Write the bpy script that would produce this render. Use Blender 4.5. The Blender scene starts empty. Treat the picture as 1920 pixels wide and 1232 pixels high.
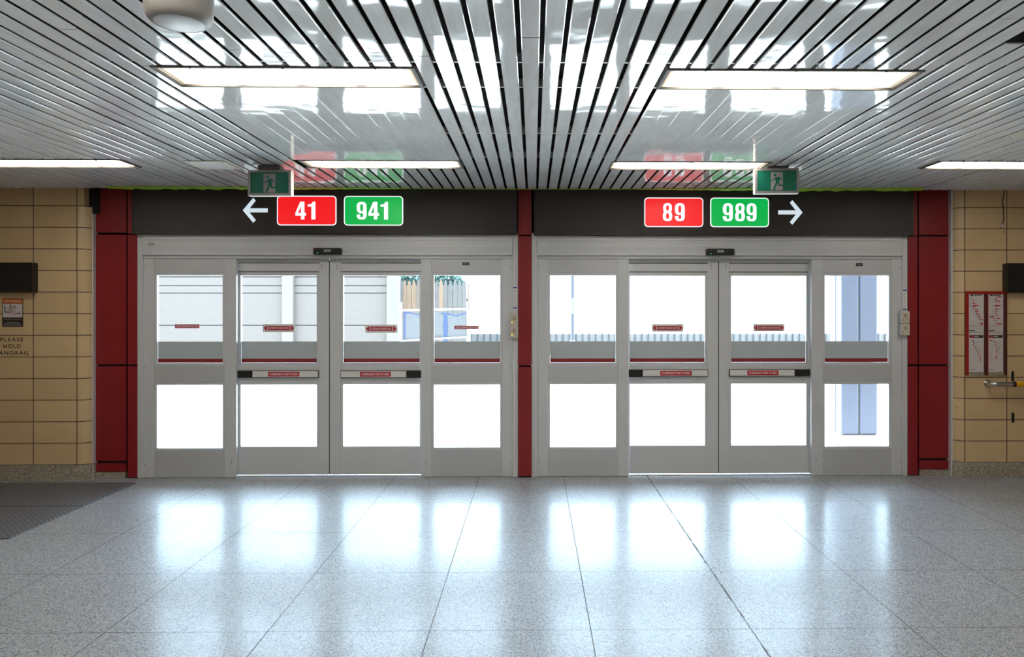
import bpy, bmesh, math, random
from mathutils import Vector, Matrix

random.seed(7)
SC = bpy.context.scene
COL = SC.collection

# ------------------------------------------------------------------ camera
F, PU, PV, TN, HC = 1370.0, 1019.2, 578.0, 0.014, 1.576
cam_d = bpy.data.cameras.new('camera')
cam = bpy.data.objects.new('camera', cam_d)
COL.objects.link(cam)
cam.location = (0, 0, HC)
cam.rotation_euler = (math.pi / 2, 0, -math.atan(TN))
cam_d.sensor_fit = 'HORIZONTAL'
cam_d.sensor_width = 36.0
cam_d.lens = 36.0 * F / 1920.0
cam_d.shift_x = (960 - PU) / 1920.0
cam_d.shift_y = (PV - 616) / 1920.0
cam_d.clip_start, cam_d.clip_end = 0.05, 400
SC.camera = cam

# ------------------------------------------------------------------ sky, sun, exposure
world = bpy.data.worlds.new('daylight')
SC.world = world
world.use_nodes = True
wn = world.node_tree
wn.nodes.clear()
wo = wn.nodes.new('ShaderNodeOutputWorld')
wb = wn.nodes.new('ShaderNodeBackground')
wb.inputs['Color'].default_value = (0.60, 0.79, 1.0, 1)
wb.inputs['Strength'].default_value = 10.0
wn.links.new(wb.outputs[0], wo.inputs[0])

sun_d = bpy.data.lights.new('sun', 'SUN')
sun_d.energy = 30.0
sun_d.angle = math.radians(0.6)
sun_d.color = (1.0, 0.96, 0.9)
sun = bpy.data.objects.new('sun', sun_d)
COL.objects.link(sun)
sun.rotation_euler = Vector((0.80, -0.03, -0.60)).to_track_quat('-Z', 'Y').to_euler()
sun.location = (-14, 12, 12)

LAMP = 8.5
vs = SC.view_settings
vs.view_transform = 'Standard'
vs.look = 'None'
vs.gamma = 1.0
vs.use_curve_mapping = False
vs.exposure = 0.65


# ------------------------------------------------------------------ measuring: photo pixels -> metres on a given wall plane
def wx(u, Y):
    a = (u - PU) / F
    return Y * (a + TN) / (1 - a * TN)


def wz(v, Y, u=1000.0):
    X = wx(u, Y)
    d = (X * TN + Y) / math.sqrt(1 + TN * TN)
    return HC + (PV - v) / F * d


# ------------------------------------------------------------------ materials
def lin(*c):
    r = []
    for x in c:
        x = x / 255.0
        r.append(x / 12.92 if x <= 0.04045 else ((x + 0.055) / 1.055) ** 2.4)
    return tuple(r)


class NT:
    def __init__(self, name):
        self.m = bpy.data.materials.new(name)
        self.m.use_nodes = True
        self.t = self.m.node_tree
        self.t.nodes.clear()
        self.out = self.t.nodes.new('ShaderNodeOutputMaterial')

    def n(self, typ, **kw):
        nd = self.t.nodes.new('ShaderNode' + typ)
        for k, v in kw.items():
            setattr(nd, k, v)
        return nd

    def link(self, a, b):
        self.t.links.new(a, b)

    def val(self, sock, v):
        if hasattr(v, 'bl_idname') and v.bl_idname.startswith('NodeSocket'):
            self.link(v, sock)
        else:
            sock.default_value = v

    def math(self, op, a, b=0.0, c=None):
        nd = self.n('Math', operation=op)
        self.val(nd.inputs[0], a)
        self.val(nd.inputs[1], b)
        if c is not None:
            self.val(nd.inputs[2], c)
        return nd.outputs[0]

    def mix(self, f, a, b):
        nd = self.n('Mix', data_type='RGBA')
        self.val(nd.inputs['Factor'], f)
        self.val(nd.inputs[6], a if not isinstance(a, tuple) else (*a[:3], 1))
        self.val(nd.inputs[7], b if not isinstance(b, tuple) else (*b[:3], 1))
        return nd.outputs[2]

    def pos(self):
        g = self.n('NewGeometry')
        s = self.n('SeparateXYZ')
        self.link(g.outputs['Position'], s.inputs[0])
        return g.outputs['Position'], s.outputs[0], s.outputs[1], s.outputs[2]

    def noise(self, vec, scale, detail=2.0, rough=0.5):
        nd = self.n('TexNoise')
        if vec is not None:
            self.link(vec, nd.inputs['Vector'])
        nd.inputs['Scale'].default_value = scale
        nd.inputs['Detail'].default_value = detail
        nd.inputs['Roughness'].default_value = rough
        return nd.outputs['Fac']

    def ramp(self, f, lo, hi, smooth=True):
        nd = self.n('MapRange', interpolation_type='SMOOTHSTEP' if smooth else 'LINEAR')
        self.val(nd.inputs['Value'], f)
        nd.inputs['From Min'].default_value = lo
        nd.inputs['From Max'].default_value = hi
        return nd.outputs[0]

    def bump(self, h, dist, strength=1.0):
        nd = self.n('Bump')
        self.link(h, nd.inputs['Height'])
        nd.inputs['Distance'].default_value = dist
        nd.inputs['Strength'].default_value = strength
        return nd.outputs[0]

    def bsdf(self, color, rough=0.5, metal=0.0, spec=0.5, normal=None, emit=None, es=0.0, coat=0.0):
        b = self.n('BsdfPrincipled')
        self.val(b.inputs['Base Color'], color if not isinstance(color, tuple) else (*color[:3], 1))
        self.val(b.inputs['Roughness'], rough)
        b.inputs['Metallic'].default_value = metal
        b.inputs['Specular IOR Level'].default_value = spec
        b.inputs['Coat Weight'].default_value = coat
        if normal is not None:
            self.link(normal, b.inputs['Normal'])
        if emit is not None:
            b.inputs['Emission Color'].default_value = (*emit[:3], 1)
            b.inputs['Emission Strength'].default_value = es
        self.link(b.outputs[0], self.out.inputs[0])
        return b


def plain(name, rgb, rough=0.5, metal=0.0, spec=0.5, var=0.06, scale=9.0, emit=None, es=0.0, coat=0.0, bump=0.0):
    """a paint/plastic/metal with faint uneven tone"""
    k = NT(name)
    c = lin(*rgb)
    p, _, _, _ = k.pos()
    col = c
    nrm = None
    if var > 0:
        f = k.noise(p, scale, 3.0)
        col = k.mix(f, tuple(x * (1 - var) for x in c), tuple(min(1, x * (1 + var)) for x in c))
    if bump > 0:
        nrm = k.bump(k.noise(p, 60, 3.0), bump)
    k.bsdf(col, rough, metal, spec, nrm, emit, es, coat)
    return k.m


M = {}
M['aluminium'] = plain('satin_aluminium', (198, 199, 200), 0.38, 0.2, 0.5, 0.05, 3.0)
M['aluminium_dark'] = plain('satin_aluminium_infill', (188, 189, 190), 0.42, 0.35, 0.5, 0.04, 3.0)
M['bare_metal'] = plain('brushed_metal', (190, 190, 190), 0.3, 0.9, 0.5, 0.08, 20)
M['bar_face'] = plain('pale_push_bar', (214, 213, 208), 0.35, 0.2, 0.5, 0.06, 8)
M['chrome'] = plain('polished_steel', (205, 203, 198), 0.12, 1.0, 0.5, 0.03)
M['gasket'] = plain('black_rubber_gasket', (18, 18, 19), 0.6, var=0.1)
M['black_plastic'] = plain('black_plastic', (22, 22, 24), 0.35, var=0.1)
M['sign_black'] = plain('charcoal_sign_face', (58, 54, 51), 0.45, 0.0, 0.25, 0.12, 2.0)
M['screen_black'] = plain('black_display_box', (17, 13, 10), 0.3, var=0.15)
M['red_panel'] = plain('red_cladding', (128, 20, 27), 0.38, 0.0, 0.5, 0.10, 1.5)
M['void'] = plain('dark_ceiling_void', (24, 22, 20), 0.9, var=0.2)
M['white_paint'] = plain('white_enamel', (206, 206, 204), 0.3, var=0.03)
M['cream_paint'] = plain('cream_enamel', (214, 206, 190), 0.4, var=0.04)
M['canister'] = plain('white_matt_plastic', (160, 156, 150), 0.38, var=0.03)
M['light_frame'] = plain('light_trim', (104, 100, 94), 0.6, 0.0, 0.2, var=0.04)
M['frost'] = plain('frosted_grey_film', (172, 180, 182), 0.45, var=0.03, scale=4)
M['film_red'] = plain('red_film', (132, 34, 38), 0.4, var=0.06)
M['label_red'] = plain('red_label', (178, 38, 52), 0.4, var=0.05)
M['label_grey'] = plain('silver_label', (214, 212, 208), 0.4, var=0.04)
M['label_white'] = plain('white_print', (216, 212, 210), 0.45, var=0.02)
M['label_pink'] = plain('pale_red_label', (190, 84, 94), 0.5, var=0.05)
M['label_blue'] = plain('blue_print', (38, 84, 150), 0.45, var=0.04)
M['print_grey'] = plain('grey_print', (120, 122, 124), 0.5, var=0.04)
M['print_dark'] = plain('dark_print', (46, 34, 28), 0.5, var=0.06)
M['print_brown'] = plain('brown_painted_letters', (32, 17, 10), 0.5, var=0.1)
M['print_orange'] = plain('orange_print', (196, 100, 44), 0.5, var=0.05)
M['paper'] = plain('paper', (196, 188, 184), 0.35, var=0.05, scale=20)
M['map_red'] = plain('map_case_red', (148, 28, 20), 0.35, var=0.12, scale=6)
M['map_maroon'] = plain('map_case_maroon', (74, 26, 24), 0.4, var=0.2, scale=8)
M['switch_plate'] = plain('switch_plate', (190, 176, 158), 0.45, var=0.05)
M['switch_body'] = plain('switch_housing', (176, 177, 174), 0.4, var=0.03)
M['led_yellow'] = plain('yellow_led', (220, 214, 60), 0.3, var=0, emit=(0.8, 0.75, 0.05), es=0.8)
M['led_green'] = plain('green_led', (30, 180, 90), 0.3, var=0, emit=(0.02, 0.8, 0.25), es=1.2)
M['route_red'] = plain('backlit_red', (160, 10, 14), 0.3, var=0.02, emit=lin(222, 20, 26), es=0.72)
M['route_green'] = plain('backlit_green', (0, 110, 45), 0.3, var=0.02, emit=lin(0, 150, 62), es=0.85)
M['route_white'] = plain('backlit_white', (170, 172, 176), 0.3, var=0.0, emit=lin(236, 238, 244), es=0.72)
M['route_arrow'] = plain('backlit_arrow', (120, 128, 132), 0.3, var=0.0, emit=lin(205, 220, 228), es=0.62)
M['exit_green'] = plain('exit_green', (22, 112, 90), 0.22, var=0.12, scale=12)
M['exit_pale'] = plain('exit_pale', (164, 158, 162), 0.3, var=0.05)
M['exit_case'] = plain('exit_case_grey', (170, 163, 160), 0.3, 0.5, var=0.05)
M['exit_rim'] = plain('exit_case_white', (226, 224, 216), 0.35, var=0.02)
M['canopy_grey'] = plain('grey_canopy_plate', (96, 94, 92), 0.4, var=0.08)
M['tape'] = plain('green_masking_tape', (166, 206, 60), 0.6, var=0.12, scale=14)
M['yellow'] = plain('yellow_sleeve', (214, 158, 8), 0.4, var=0.06)
M['concrete'] = plain('grey_concrete', (78, 71, 66), 0.8, var=0.10, scale=14, bump=0.004)
M['concrete_light'] = plain('pale_concrete', (88, 81, 76), 0.8, var=0.05, scale=14)
M['concrete_groove'] = plain('concrete_joint', (50, 47, 45), 0.9, var=0.1)
M['wood_new'] = plain('fresh_fence_wood', (98, 78, 60), 0.7, var=0.2, scale=6)
M['wood_old'] = plain('weathered_fence_wood', (70, 65, 62), 0.7, var=0.25, scale=6)
M['wood_mid'] = plain('half_weathered_fence_wood', (82, 70, 60), 0.7, var=0.25, scale=6)
M['galv'] = plain('galvanised_tube', (150, 154, 160), 0.35, 0.2, var=0.05)
M['wire'] = plain('galvanised_wire', (58, 60, 64), 0.4, 0.0, var=0.05)
M['grime_shade'] = plain('brown_grime_shade', (104, 90, 70), 0.8, 0.0, 0.2, 0.35, 7)
M['tarp'] = plain('pale_tarpaulin', (76, 75, 76), 0.5, var=0.12, scale=5)
M['tarp_blue'] = plain('blue_tarpaulin', (14, 44, 82), 0.5, var=0.12, scale=9)
M['leaf'] = plain('dark_leaves', (32, 62, 56), 0.6, var=0.4, scale=3)
M['bark'] = plain('bark', (60, 52, 46), 0.9, var=0.3)
M['lamp_post'] = plain('grey_painted_post', (34, 37, 46), 0.5, var=0.08)
M['lamp_band'] = plain('pale_post_band', (70, 74, 80), 0.5, var=0.08)
M['column_blue'] = plain('blue_grey_cladding', (60, 69, 88), 0.4, 0.1, var=0.06, scale=2.5)
M['low_panel'] = plain('pale_low_wall', (80, 78, 76), 0.8, var=0.14, scale=5)
M['low_post'] = plain('dark_fence_post', (16, 20, 28), 0.6, var=0.1)
M['roofing'] = plain('roof_slab', (90, 88, 86), 0.9, var=0.1)


def glass_mat():
    k = NT('clear_glass')
    tr = k.n('BsdfTransparent')
    tr.inputs[0].default_value = (0.95, 0.975, 0.965, 1)
    gl = k.n('BsdfGlossy')
    gl.inputs['Roughness'].default_value = 0.02
    fr = k.n('Fresnel')
    fr.inputs[0].default_value = 1.45
    mx = k.n('MixShader')
    k.link(fr.outputs[0], mx.inputs[0])
    k.link(tr.outputs[0], mx.inputs[1])
    k.link(gl.outputs[0], mx.inputs[2])
    k.link(mx.outputs[0], k.out.inputs[0])
    return k.m


M['glass'] = glass_mat()


def diffuser_mat():
    """milky lens over tubes: the tubes stop short of the ends and of each other"""
    k = NT('lamp_diffuser')
    tc = k.n('TexCoord')
    sp = k.n('SeparateXYZ')
    k.link(tc.outputs['Generated'], sp.inputs[0])
    x = sp.outputs[0]
    d = k.math('MINIMUM', x, k.math('SUBTRACT', 1.0, x))
    end = k.ramp(d, 0.0, 0.11)
    mid = k.ramp(k.math('ABSOLUTE', k.math('SUBTRACT', k.math('FRACT', k.math('MULTIPLY', x, 4.0)), 0.5)), 0.5, 0.36)
    st = k.math('MULTIPLY', k.math('ADD', 0.075, k.math('MULTIPLY', end, 0.925)), k.math('ADD', 0.45, k.math('MULTIPLY', mid, 0.55)))
    e = k.n('Emission')
    k.link(k.mix(end, (1.0, 0.84, 0.62), (1.0, 0.95, 0.87)), e.inputs[0])
    k.link(k.math('MULTIPLY', st, LAMP * 1.15), e.inputs[1])
    k.link(e.outputs[0], k.out.inputs[0])
    return k.m


M['diffuser'] = diffuser_mat()


def slat_mat():
    k = NT('glossy_white_slat')
    p, x, y, z = k.pos()
    cx = k.n('CombineXYZ')
    sl = k.math('FLOOR', k.math('DIVIDE', k.math('ADD', x, 0.0599), 0.0958), 0.0)
    k.link(k.math('ADD', x, k.math('MULTIPLY', sl, 0.12)), cx.inputs[0])
    k.link(k.math('MULTIPLY', y, 1.6), cx.inputs[1])
    f = k.noise(cx.outputs[0], 2.6, 2.0, 0.45)
    c2 = k.n('CombineXYZ')
    k.link(k.math('MULTIPLY', x, 30.0), c2.inputs[0])
    k.link(k.math('MULTIPLY', y, 4.0), c2.inputs[1])
    dirt = k.noise(c2.outputs[0], 1.0, 4.0)
    wn_ = k.n('TexWhiteNoise', noise_dimensions='1D')
    k.link(sl, wn_.inputs['W'])
    col = k.mix(k.ramp(dirt, 0.35, 0.75), lin(240, 241, 241), lin(226, 226, 223))
    col = k.mix(k.math('MULTIPLY', wn_.outputs[0], 0.3), col, lin(208, 206, 200))
    rough = k.math('ADD', 0.03, k.math('MULTIPLY', dirt, 0.06))
    k.bsdf(col, rough, 0.0, 0.6, k.bump(f, 0.0030))
    return k.m


M['slat'] = slat_mat()
M['slat_trim'] = plain('white_rail', (200, 200, 198), 0.3, var=0.04)

JX, JY, JP = 0.2815, 0.425, 0.788


def terrazzo(name, joints=True, base=(142, 146, 152)):
    k = NT(name)
    p, x, y, z = k.pos()
    v1 = k.n('TexVoronoi')
    k.link(p, v1.inputs['Vector'])
    v1.inputs['Scale'].default_value = 120
    v2 = k.n('TexVoronoi')
    k.link(p, v2.inputs['Vector'])
    v2.inputs['Scale'].default_value = 210
    sep = k.n('SeparateColor')
    k.link(v1.outputs['Color'], sep.inputs[0])
    sep2 = k.n('SeparateColor')
    k.link(v2.outputs['Color'], sep2.inputs[0])
    b = lin(*base)
    col = k.mix(sep.outputs[1], tuple(q * 0.82 for q in b), tuple(min(1, q * 1.16) for q in b))
    dark = k.math('MULTIPLY', k.math('GREATER_THAN', sep.outputs[0], 0.80), k.ramp(v1.outputs['Distance'], 0.62, 0.4))
    col = k.mix(k.math('MULTIPLY', dark, 0.95), col, lin(62, 62, 62))
    d2 = k.math('GREATER_THAN', sep2.outputs[0], 0.84)
    col = k.mix(k.math('MULTIPLY', d2, 0.75), col, lin(84, 82, 80))
    br = k.math('GREATER_THAN', sep2.outputs[2], 0.82)
    col = k.mix(k.math('MULTIPLY', br, 0.5), col, lin(214, 210, 202))
    big = k.noise(p, 1.3, 4.0)
    col = k.mix(k.math('MULTIPLY', k.ramp(big, 0.4, 0.8), 0.18), col, lin(112, 110, 104))
    nrm = None
    rough = k.math('ADD', 0.17, k.math('MULTIPLY', k.noise(p, 3.0, 4.0), 0.10))
    if joints:
        ux = k.math('DIVIDE', k.math('SUBTRACT', x, JX), JP)
        uy = k.math('DIVIDE', k.math('SUBTRACT', y, JY), JP)
        fx = k.math('FRACT', ux)
        fy = k.math('FRACT', uy)
        ex = k.math('MULTIPLY', k.math('MINIMUM', fx, k.math('SUBTRACT', 1.0, fx)), JP)
        ey = k.math('MULTIPLY', k.math('MINIMUM', fy, k.math('SUBTRACT', 1.0, fy)), JP)
        j = k.math('MAXIMUM', k.math('LESS_THAN', ex, 0.0024), k.math('LESS_THAN', ey, 0.0024))
        # chipped joint running through the middle of the hall
        chip = k.math('MULTIPLY', k.math('LESS_THAN', k.math('ABSOLUTE', k.math('SUBTRACT', x, JX + JP)), 0.006),
                      k.math('GREATER_THAN', k.noise(p, 9.0, 5.0, 0.7), 0.5))
        j = k.math('MAXIMUM', j, chip)
        col = k.mix(k.math('MULTIPLY', j, 0.85), col, lin(70, 66, 62))
        # scattered dark specks and scuffs
        v3 = k.n('TexVoronoi')
        k.link(p, v3.inputs['Vector'])
        v3.inputs['Scale'].default_value = 6.0
        s3 = k.n('SeparateColor')
        k.link(v3.outputs['Color'], s3.inputs[0])
        spot = k.math('MULTIPLY', k.math('LESS_THAN', v3.outputs['Distance'], 0.045), k.math('GREATER_THAN', s3.outputs[0], 0.55))
        col = k.mix(k.math('MULTIPLY', spot, 0.75), col, lin(64, 60, 56))
        rough = k.math('ADD', rough, k.math('MULTIPLY', k.math('MAXIMUM', j, spot), 0.4))
        # each slab lies a hair out of level
        cell = k.n('CombineXYZ')
        k.link(k.math('FLOOR', ux), cell.inputs[0])
        k.link(k.math('FLOOR', uy), cell.inputs[1])
        wn2 = k.n('TexWhiteNoise', noise_dimensions='3D')
        k.link(cell.outputs[0], wn2.inputs['Vector'])
        vm = k.n('VectorMath', operation='SUBTRACT')
        k.link(wn2.outputs['Color'], vm.inputs[0])
        vm.inputs[1].default_value = (0.5, 0.5, 0.5)
        vm2 = k.n('VectorMath', operation='SCALE')
        k.link(vm.outputs[0], vm2.inputs[0])
        vm2.inputs['Scale'].default_value = 0.010
        g = k.n('NewGeometry')
        vm3 = k.n('VectorMath', operation='ADD')
        k.link(g.outputs['Normal'], vm3.inputs[0])
        k.link(vm2.outputs[0], vm3.inputs[1])
        vm4 = k.n('VectorMath', operation='NORMALIZE')
        k.link(vm3.outputs[0], vm4.inputs[0])
        nrm = vm4.outputs[0]
    sh = k.bsdf(col, k.math('ADD', rough, 0.22), 0.0, 0.40, nrm)
    k.val(sh.inputs['Coat Roughness'], k.math('SUBTRACT', rough, 0.04))
    sh.inputs['Coat IOR'].default_value = 1.45
    if nrm is not None:
        k.link(nrm, sh.inputs['Coat Normal'])
        sh.inputs['Coat Weight'].default_value = 0.34
    if joints:
        k.link(k.math('MULTIPLY', 0.40, k.math('SUBTRACT', 1.0, k.math('MULTIPLY', j, 0.85))), sh.inputs['Specular IOR Level'])
    return k.m


M['floor'] = terrazzo('terrazzo_slabs')
M['terrazzo_base'] = terrazzo('terrazzo_plinth', False, (150, 140, 122))


def tile_mat(name, x0, w, z0, h):
    k = NT(name)
    p, x, y, z = k.pos()
    ux = k.math('DIVIDE', k.math('SUBTRACT', x, x0), w)
    uz = k.math('DIVIDE', k.math('SUBTRACT', z, z0), h)
    fx = k.math('FRACT', ux)
    fz = k.math('FRACT', uz)
    ex = k.math('MULTIPLY', k.math('MINIMUM', fx, k.math('SUBTRACT', 1.0, fx)), w)
    ez = k.math('MULTIPLY', k.math('MINIMUM', fz, k.math('SUBTRACT', 1.0, fz)), h)
    e = k.math('MINIMUM', ex, ez)
    g = k.ramp(e, 0.0042, 0.0026)
    cell = k.n('CombineXYZ')
    k.link(k.math('FLOOR', ux), cell.inputs[0])
    k.link(k.math('FLOOR', uz), cell.inputs[1])
    wn2 = k.n('TexWhiteNoise', noise_dimensions='3D')
    k.link(cell.outputs[0], wn2.inputs['Vector'])
    col = k.mix(wn2.outputs[0], lin(192, 165, 124), lin(200, 173, 131))
    col = k.mix(k.math('MULTIPLY', k.ramp(k.noise(p, 2.2, 5.0), 0.45, 0.75), 0.3), col, lin(178, 149, 109))
    v3 = k.n('TexVoronoi')
    k.link(p, v3.inputs['Vector'])
    v3.inputs['Scale'].default_value = 5.0
    s3 = k.n('SeparateColor')
    k.link(v3.outputs['Color'], s3.inputs[0])
    spot = k.math('MULTIPLY', k.math('LESS_THAN', v3.outputs['Distance'], 0.05), k.math('GREATER_THAN', s3.outputs[0], 0.7))
    col = k.mix(k.math('MULTIPLY', spot, 0.5), col, lin(98, 78, 56))
    col = k.mix(g, col, lin(52, 40, 30))
    rough = k.math('ADD', 0.25, k.math('MULTIPLY', g, 0.5))
    k.bsdf(col, rough, 0, 0.4, k.bump(k.ramp(e, 0.001, 0.006), 0.002))
    return k.m


TZ0, TH = 0.1445, 0.1973
YW = 6.73                                           # face of the tiled walls
M['tile_left'] = tile_mat('tan_glazed_tile', wx(144, YW), 0.3935, TZ0, TH)
M['tile_right'] = tile_mat('tan_glazed_tile_beside_map', wx(1809.5, YW), 0.3915, TZ0, TH)


def mat_rubber():
    k = NT('ribbed_rubber')
    p, x, y, z = k.pos()
    a = k.math('FRACT', k.math('DIVIDE', k.math('ADD', x, y), 0.045))
    b = k.math('FRACT', k.math('DIVIDE', k.math('SUBTRACT', x, y), 0.045))
    h = k.math('MULTIPLY', k.ramp(k.math('ABSOLUTE', k.math('SUBTRACT', a, 0.5)), 0.15, 0.3),
               k.ramp(k.math('ABSOLUTE', k.math('SUBTRACT', b, 0.5)), 0.15, 0.3))
    col = k.mix(k.noise(p, 4.0, 4.0), lin(70, 70, 74), lin(92, 92, 96))
    col = k.mix(h, col, lin(108, 108, 112))
    k.bsdf(col, 0.5, 0, 0.4, k.bump(h, 0.003))
    return k.m


M['rubber'] = mat_rubber()


def pavement_mat():
    k = NT('pale_pavement')
    p, x, y, z = k.pos()
    f = k.noise(p, 2.0, 5.0)
    col = k.mix(f, lin(200, 200, 198), lin(212, 212, 210))
    k.bsdf(col, 0.8, 0, 0.3, k.bump(k.noise(p, 50, 3.0), 0.003))
    return k.m


M['pavement'] = pavement_mat()


# ------------------------------------------------------------------ mesh building
class MB:
    def __init__(self):
        self.bm = bmesh.new()

    def face(self, vv):
        try:
            return self.bm.faces.new(vv)
        except ValueError:
            return None

    def box(self, x0, x1, y0, y1, z0, z1):
        x0, x1 = min(x0, x1), max(x0, x1)
        y0, y1 = min(y0, y1), max(y0, y1)
        z0, z1 = min(z0, z1), max(z0, z1)
        v = [self.bm.verts.new(c) for c in ((x0, y0, z0), (x1, y0, z0), (x1, y1, z0), (x0, y1, z0),
                                            (x0, y0, z1), (x1, y0, z1), (x1, y1, z1), (x0, y1, z1))]
        for f in ((0, 3, 2, 1), (4, 5, 6, 7), (0, 1, 5, 4), (1, 2, 6, 5), (2, 3, 7, 6), (3, 0, 4, 7)):
            self.face([v[i] for i in f])
        return self

    def prism(self, pts, y0, y1):
        """outline in (x, z), extruded from y0 (near) to y1"""
        a = sum(pts[i][0] * pts[(i + 1) % len(pts)][1] - pts[(i + 1) % len(pts)][0] * pts[i][1] for i in range(len(pts)))
        if a < 0:
            pts = pts[::-1]
        n = len(pts)
        A = [self.bm.verts.new((p[0], y0, p[1])) for p in pts]
        B = [self.bm.verts.new((p[0], y1, p[1])) for p in pts]
        self.face(A)
        self.face(B[::-1])
        for i in range(n):
            j = (i + 1) % n
            self.face([A[j], A[i], B[i], B[j]])
        return self

    def rrect(self, x0, x1, z0, z1, r, y0, y1, n=5):
        pts = []
        for cx, cz, a0 in ((x1 - r, z0 + r, -90), (x1 - r, z1 - r, 0), (x0 + r, z1 - r, 90), (x0 + r, z0 + r, 180)):
            for i in range(n + 1):
                a = math.radians(a0 + 90 * i / n)
                pts.append((cx + r * math.cos(a), cz + r * math.sin(a)))
        return self.prism(pts, y0, y1)

    def disc(self, cx, cz, r, y0, y1, n=24):
        return self.prism([(cx + r * math.cos(2 * math.pi * i / n), cz + r * math.sin(2 * math.pi * i / n)) for i in range(n)], y0, y1)

    def ring(self, cx, cz, r0, r1, y0, y1, n=28):
        for i in range(n):
            a, b = 2 * math.pi * i / n, 2 * math.pi * (i + 1) / n
            self.prism([(cx + r0 * math.cos(a), cz + r0 * math.sin(a)), (cx + r1 * math.cos(a), cz + r1 * math.sin(a)),
                        (cx + r1 * math.cos(b), cz + r1 * math.sin(b)), (cx + r0 * math.cos(b), cz + r0 * math.sin(b))], y0, y1)
        return self

    def stroke(self, pts, w, y0, y1, caps=True):
        """flat stroke of width w along (x, z) points"""
        for (ax, az), (bx, bz) in zip(pts, pts[1:]):
            d = Vector((bx - ax, bz - az))
            if d.length < 1e-9:
                continue
            n = Vector((-d.y, d.x)).normalized() * (w / 2)
            self.prism([(ax + n.x, az + n.y), (bx + n.x, bz + n.y), (bx - n.x, bz - n.y), (ax - n.x, az - n.y)], y0, y1)
        if caps:
            for p in pts:
                self.disc(p[0], p[1], w / 2, y0, y1, 12)
        return self

    def tube(self, path, r, n=14, cap=True):
        path = [Vector(p) for p in path]
        rings = []
        up = None
        for i, p in enumerate(path):
            t = (path[min(i + 1, len(path) - 1)] - path[max(i - 1, 0)]).normalized()
            if up is None:
                up = Vector((0, 0, 1)) if abs(t.z) < 0.9 else Vector((1, 0, 0))
            s = t.cross(up).normalized()
            up = s.cross(t).normalized()
            rings.append([self.bm.verts.new(p + (s * math.cos(2 * math.pi * k / n) + up * math.sin(2 * math.pi * k / n)) * r) for k in range(n)])
        for a, b in zip(rings, rings[1:]):
            for k in range(n):
                self.face([a[k], a[(k + 1) % n], b[(k + 1) % n], b[k]])
        if cap:
            self.face(rings[0][::-1])
            self.face(rings[-1])
        return self

    def lathe(self, prof, cx, cy, n=48):
        """profile of (radius, z) about a vertical axis"""
        rings = []
        for r, z in prof:
            if r < 1e-6:
                rings.append([self.bm.verts.new((cx, cy, z))])
            else:
                rings.append([self.bm.verts.new((cx + r * math.cos(2 * math.pi * k / n), cy + r * math.sin(2 * math.pi * k / n), z)) for k in range(n)])
        for a, b in zip(rings, rings[1:]):
            for k in range(n):
                j = (k + 1) % n
                if len(a) == 1 and len(b) > 1:
                    self.face([a[0], b[j], b[k]])
                elif len(b) == 1 and len(a) > 1:
                    self.face([a[k], a[j], b[0]])
                elif len(a) > 1:
                    self.face([a[k], a[j], b[j], b[k]])
        return self

    def text(self, s, x0, x1, z0, z1, y0, depth, bold=0.0, mirror=False, spacing=1.0):
        """lettering fitted into the rectangle, facing the hall (-Y)"""
        cu = bpy.data.curves.new('lettering', 'FONT')
        cu.body = s
        cu.size = 1.0
        cu.offset = bold
        cu.space_character = spacing
        cu.resolution_u = 4
        o = bpy.data.objects.new('lettering', cu)
        COL.objects.link(o)
        dg = bpy.context.evaluated_depsgraph_get()
        dg.update()
        me = bpy.data.meshes.new_from_object(o.evaluated_get(dg))
        bpy.data.objects.remove(o)
        bpy.data.curves.remove(cu)
        t = bmesh.new()
        t.from_mesh(me)
        bpy.data.meshes.remove(me)
        if not t.verts:
            t.free()
            return self
        xs = [v.co.x for v in t.verts]
        ys = [v.co.y for v in t.verts]
        a, b, c, d = min(xs), max(xs), min(ys), max(ys)
        sx, sz = (x1 - x0) / max(b - a, 1e-6), (z1 - z0) / max(d - c, 1e-6)
        bmesh.ops.remove_doubles(t, verts=t.verts, dist=1e-5)
        r = bmesh.ops.extrude_face_region(t, geom=t.faces[:])
        for e in r['geom']:
            if isinstance(e, bmesh.types.BMVert):
                e.co.z += 1.0
        vm = {}
        for v in t.verts:
            u = (v.co.x - a) * sx
            vm[v] = self.bm.verts.new(((x1 - u) if mirror else (x0 + u), y0 - (depth if v.co.z > 0.5 else 0.0), z0 + (v.co.y - c) * sz))
        for f in t.faces:
            self.face([vm[v] for v in f.verts])
        t.free()
        return self

    def build(self, name, mat, parent=None, bevel=0.0, smooth=False, origin=None, label=None):
        bmesh.ops.recalc_face_normals(self.bm, faces=self.bm.faces[:])
        if origin is None and parent is None and self.bm.verts:
            co = [v.co for v in self.bm.verts]
            origin = Vector(((min(c.x for c in co) + max(c.x for c in co)) / 2, (min(c.y for c in co) + max(c.y for c in co)) / 2, min(c.z for c in co)))
        off = Vector(origin) if origin is not None else (abs_loc(parent) if parent is not None else Vector())
        for v in self.bm.verts:
            v.co -= off
        me = bpy.data.meshes.new(name)
        self.bm.to_mesh(me)
        self.bm.free()
        me.materials.append(mat)
        if smooth:
            for p in me.polygons:
                p.use_smooth = True
            try:
                me.set_sharp_from_angle(angle=math.radians(40))
            except Exception:
                pass
        o = bpy.data.objects.new(name, me)
        COL.objects.link(o)
        if parent is not None:
            o.parent = parent
        else:
            o.location = off
        if bevel > 0:
            b = o.modifiers.new('bevel', 'BEVEL')
            b.width = bevel
            b.segments = 2
            b.limit_method = 'ANGLE'
        if label:
            o['label'] = label
        return o


def each(name, mat, parent, makers, bevel=0.0, smooth=False):
    for mk in makers:
        mk.build(name, mat, parent, bevel, smooth)


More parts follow.
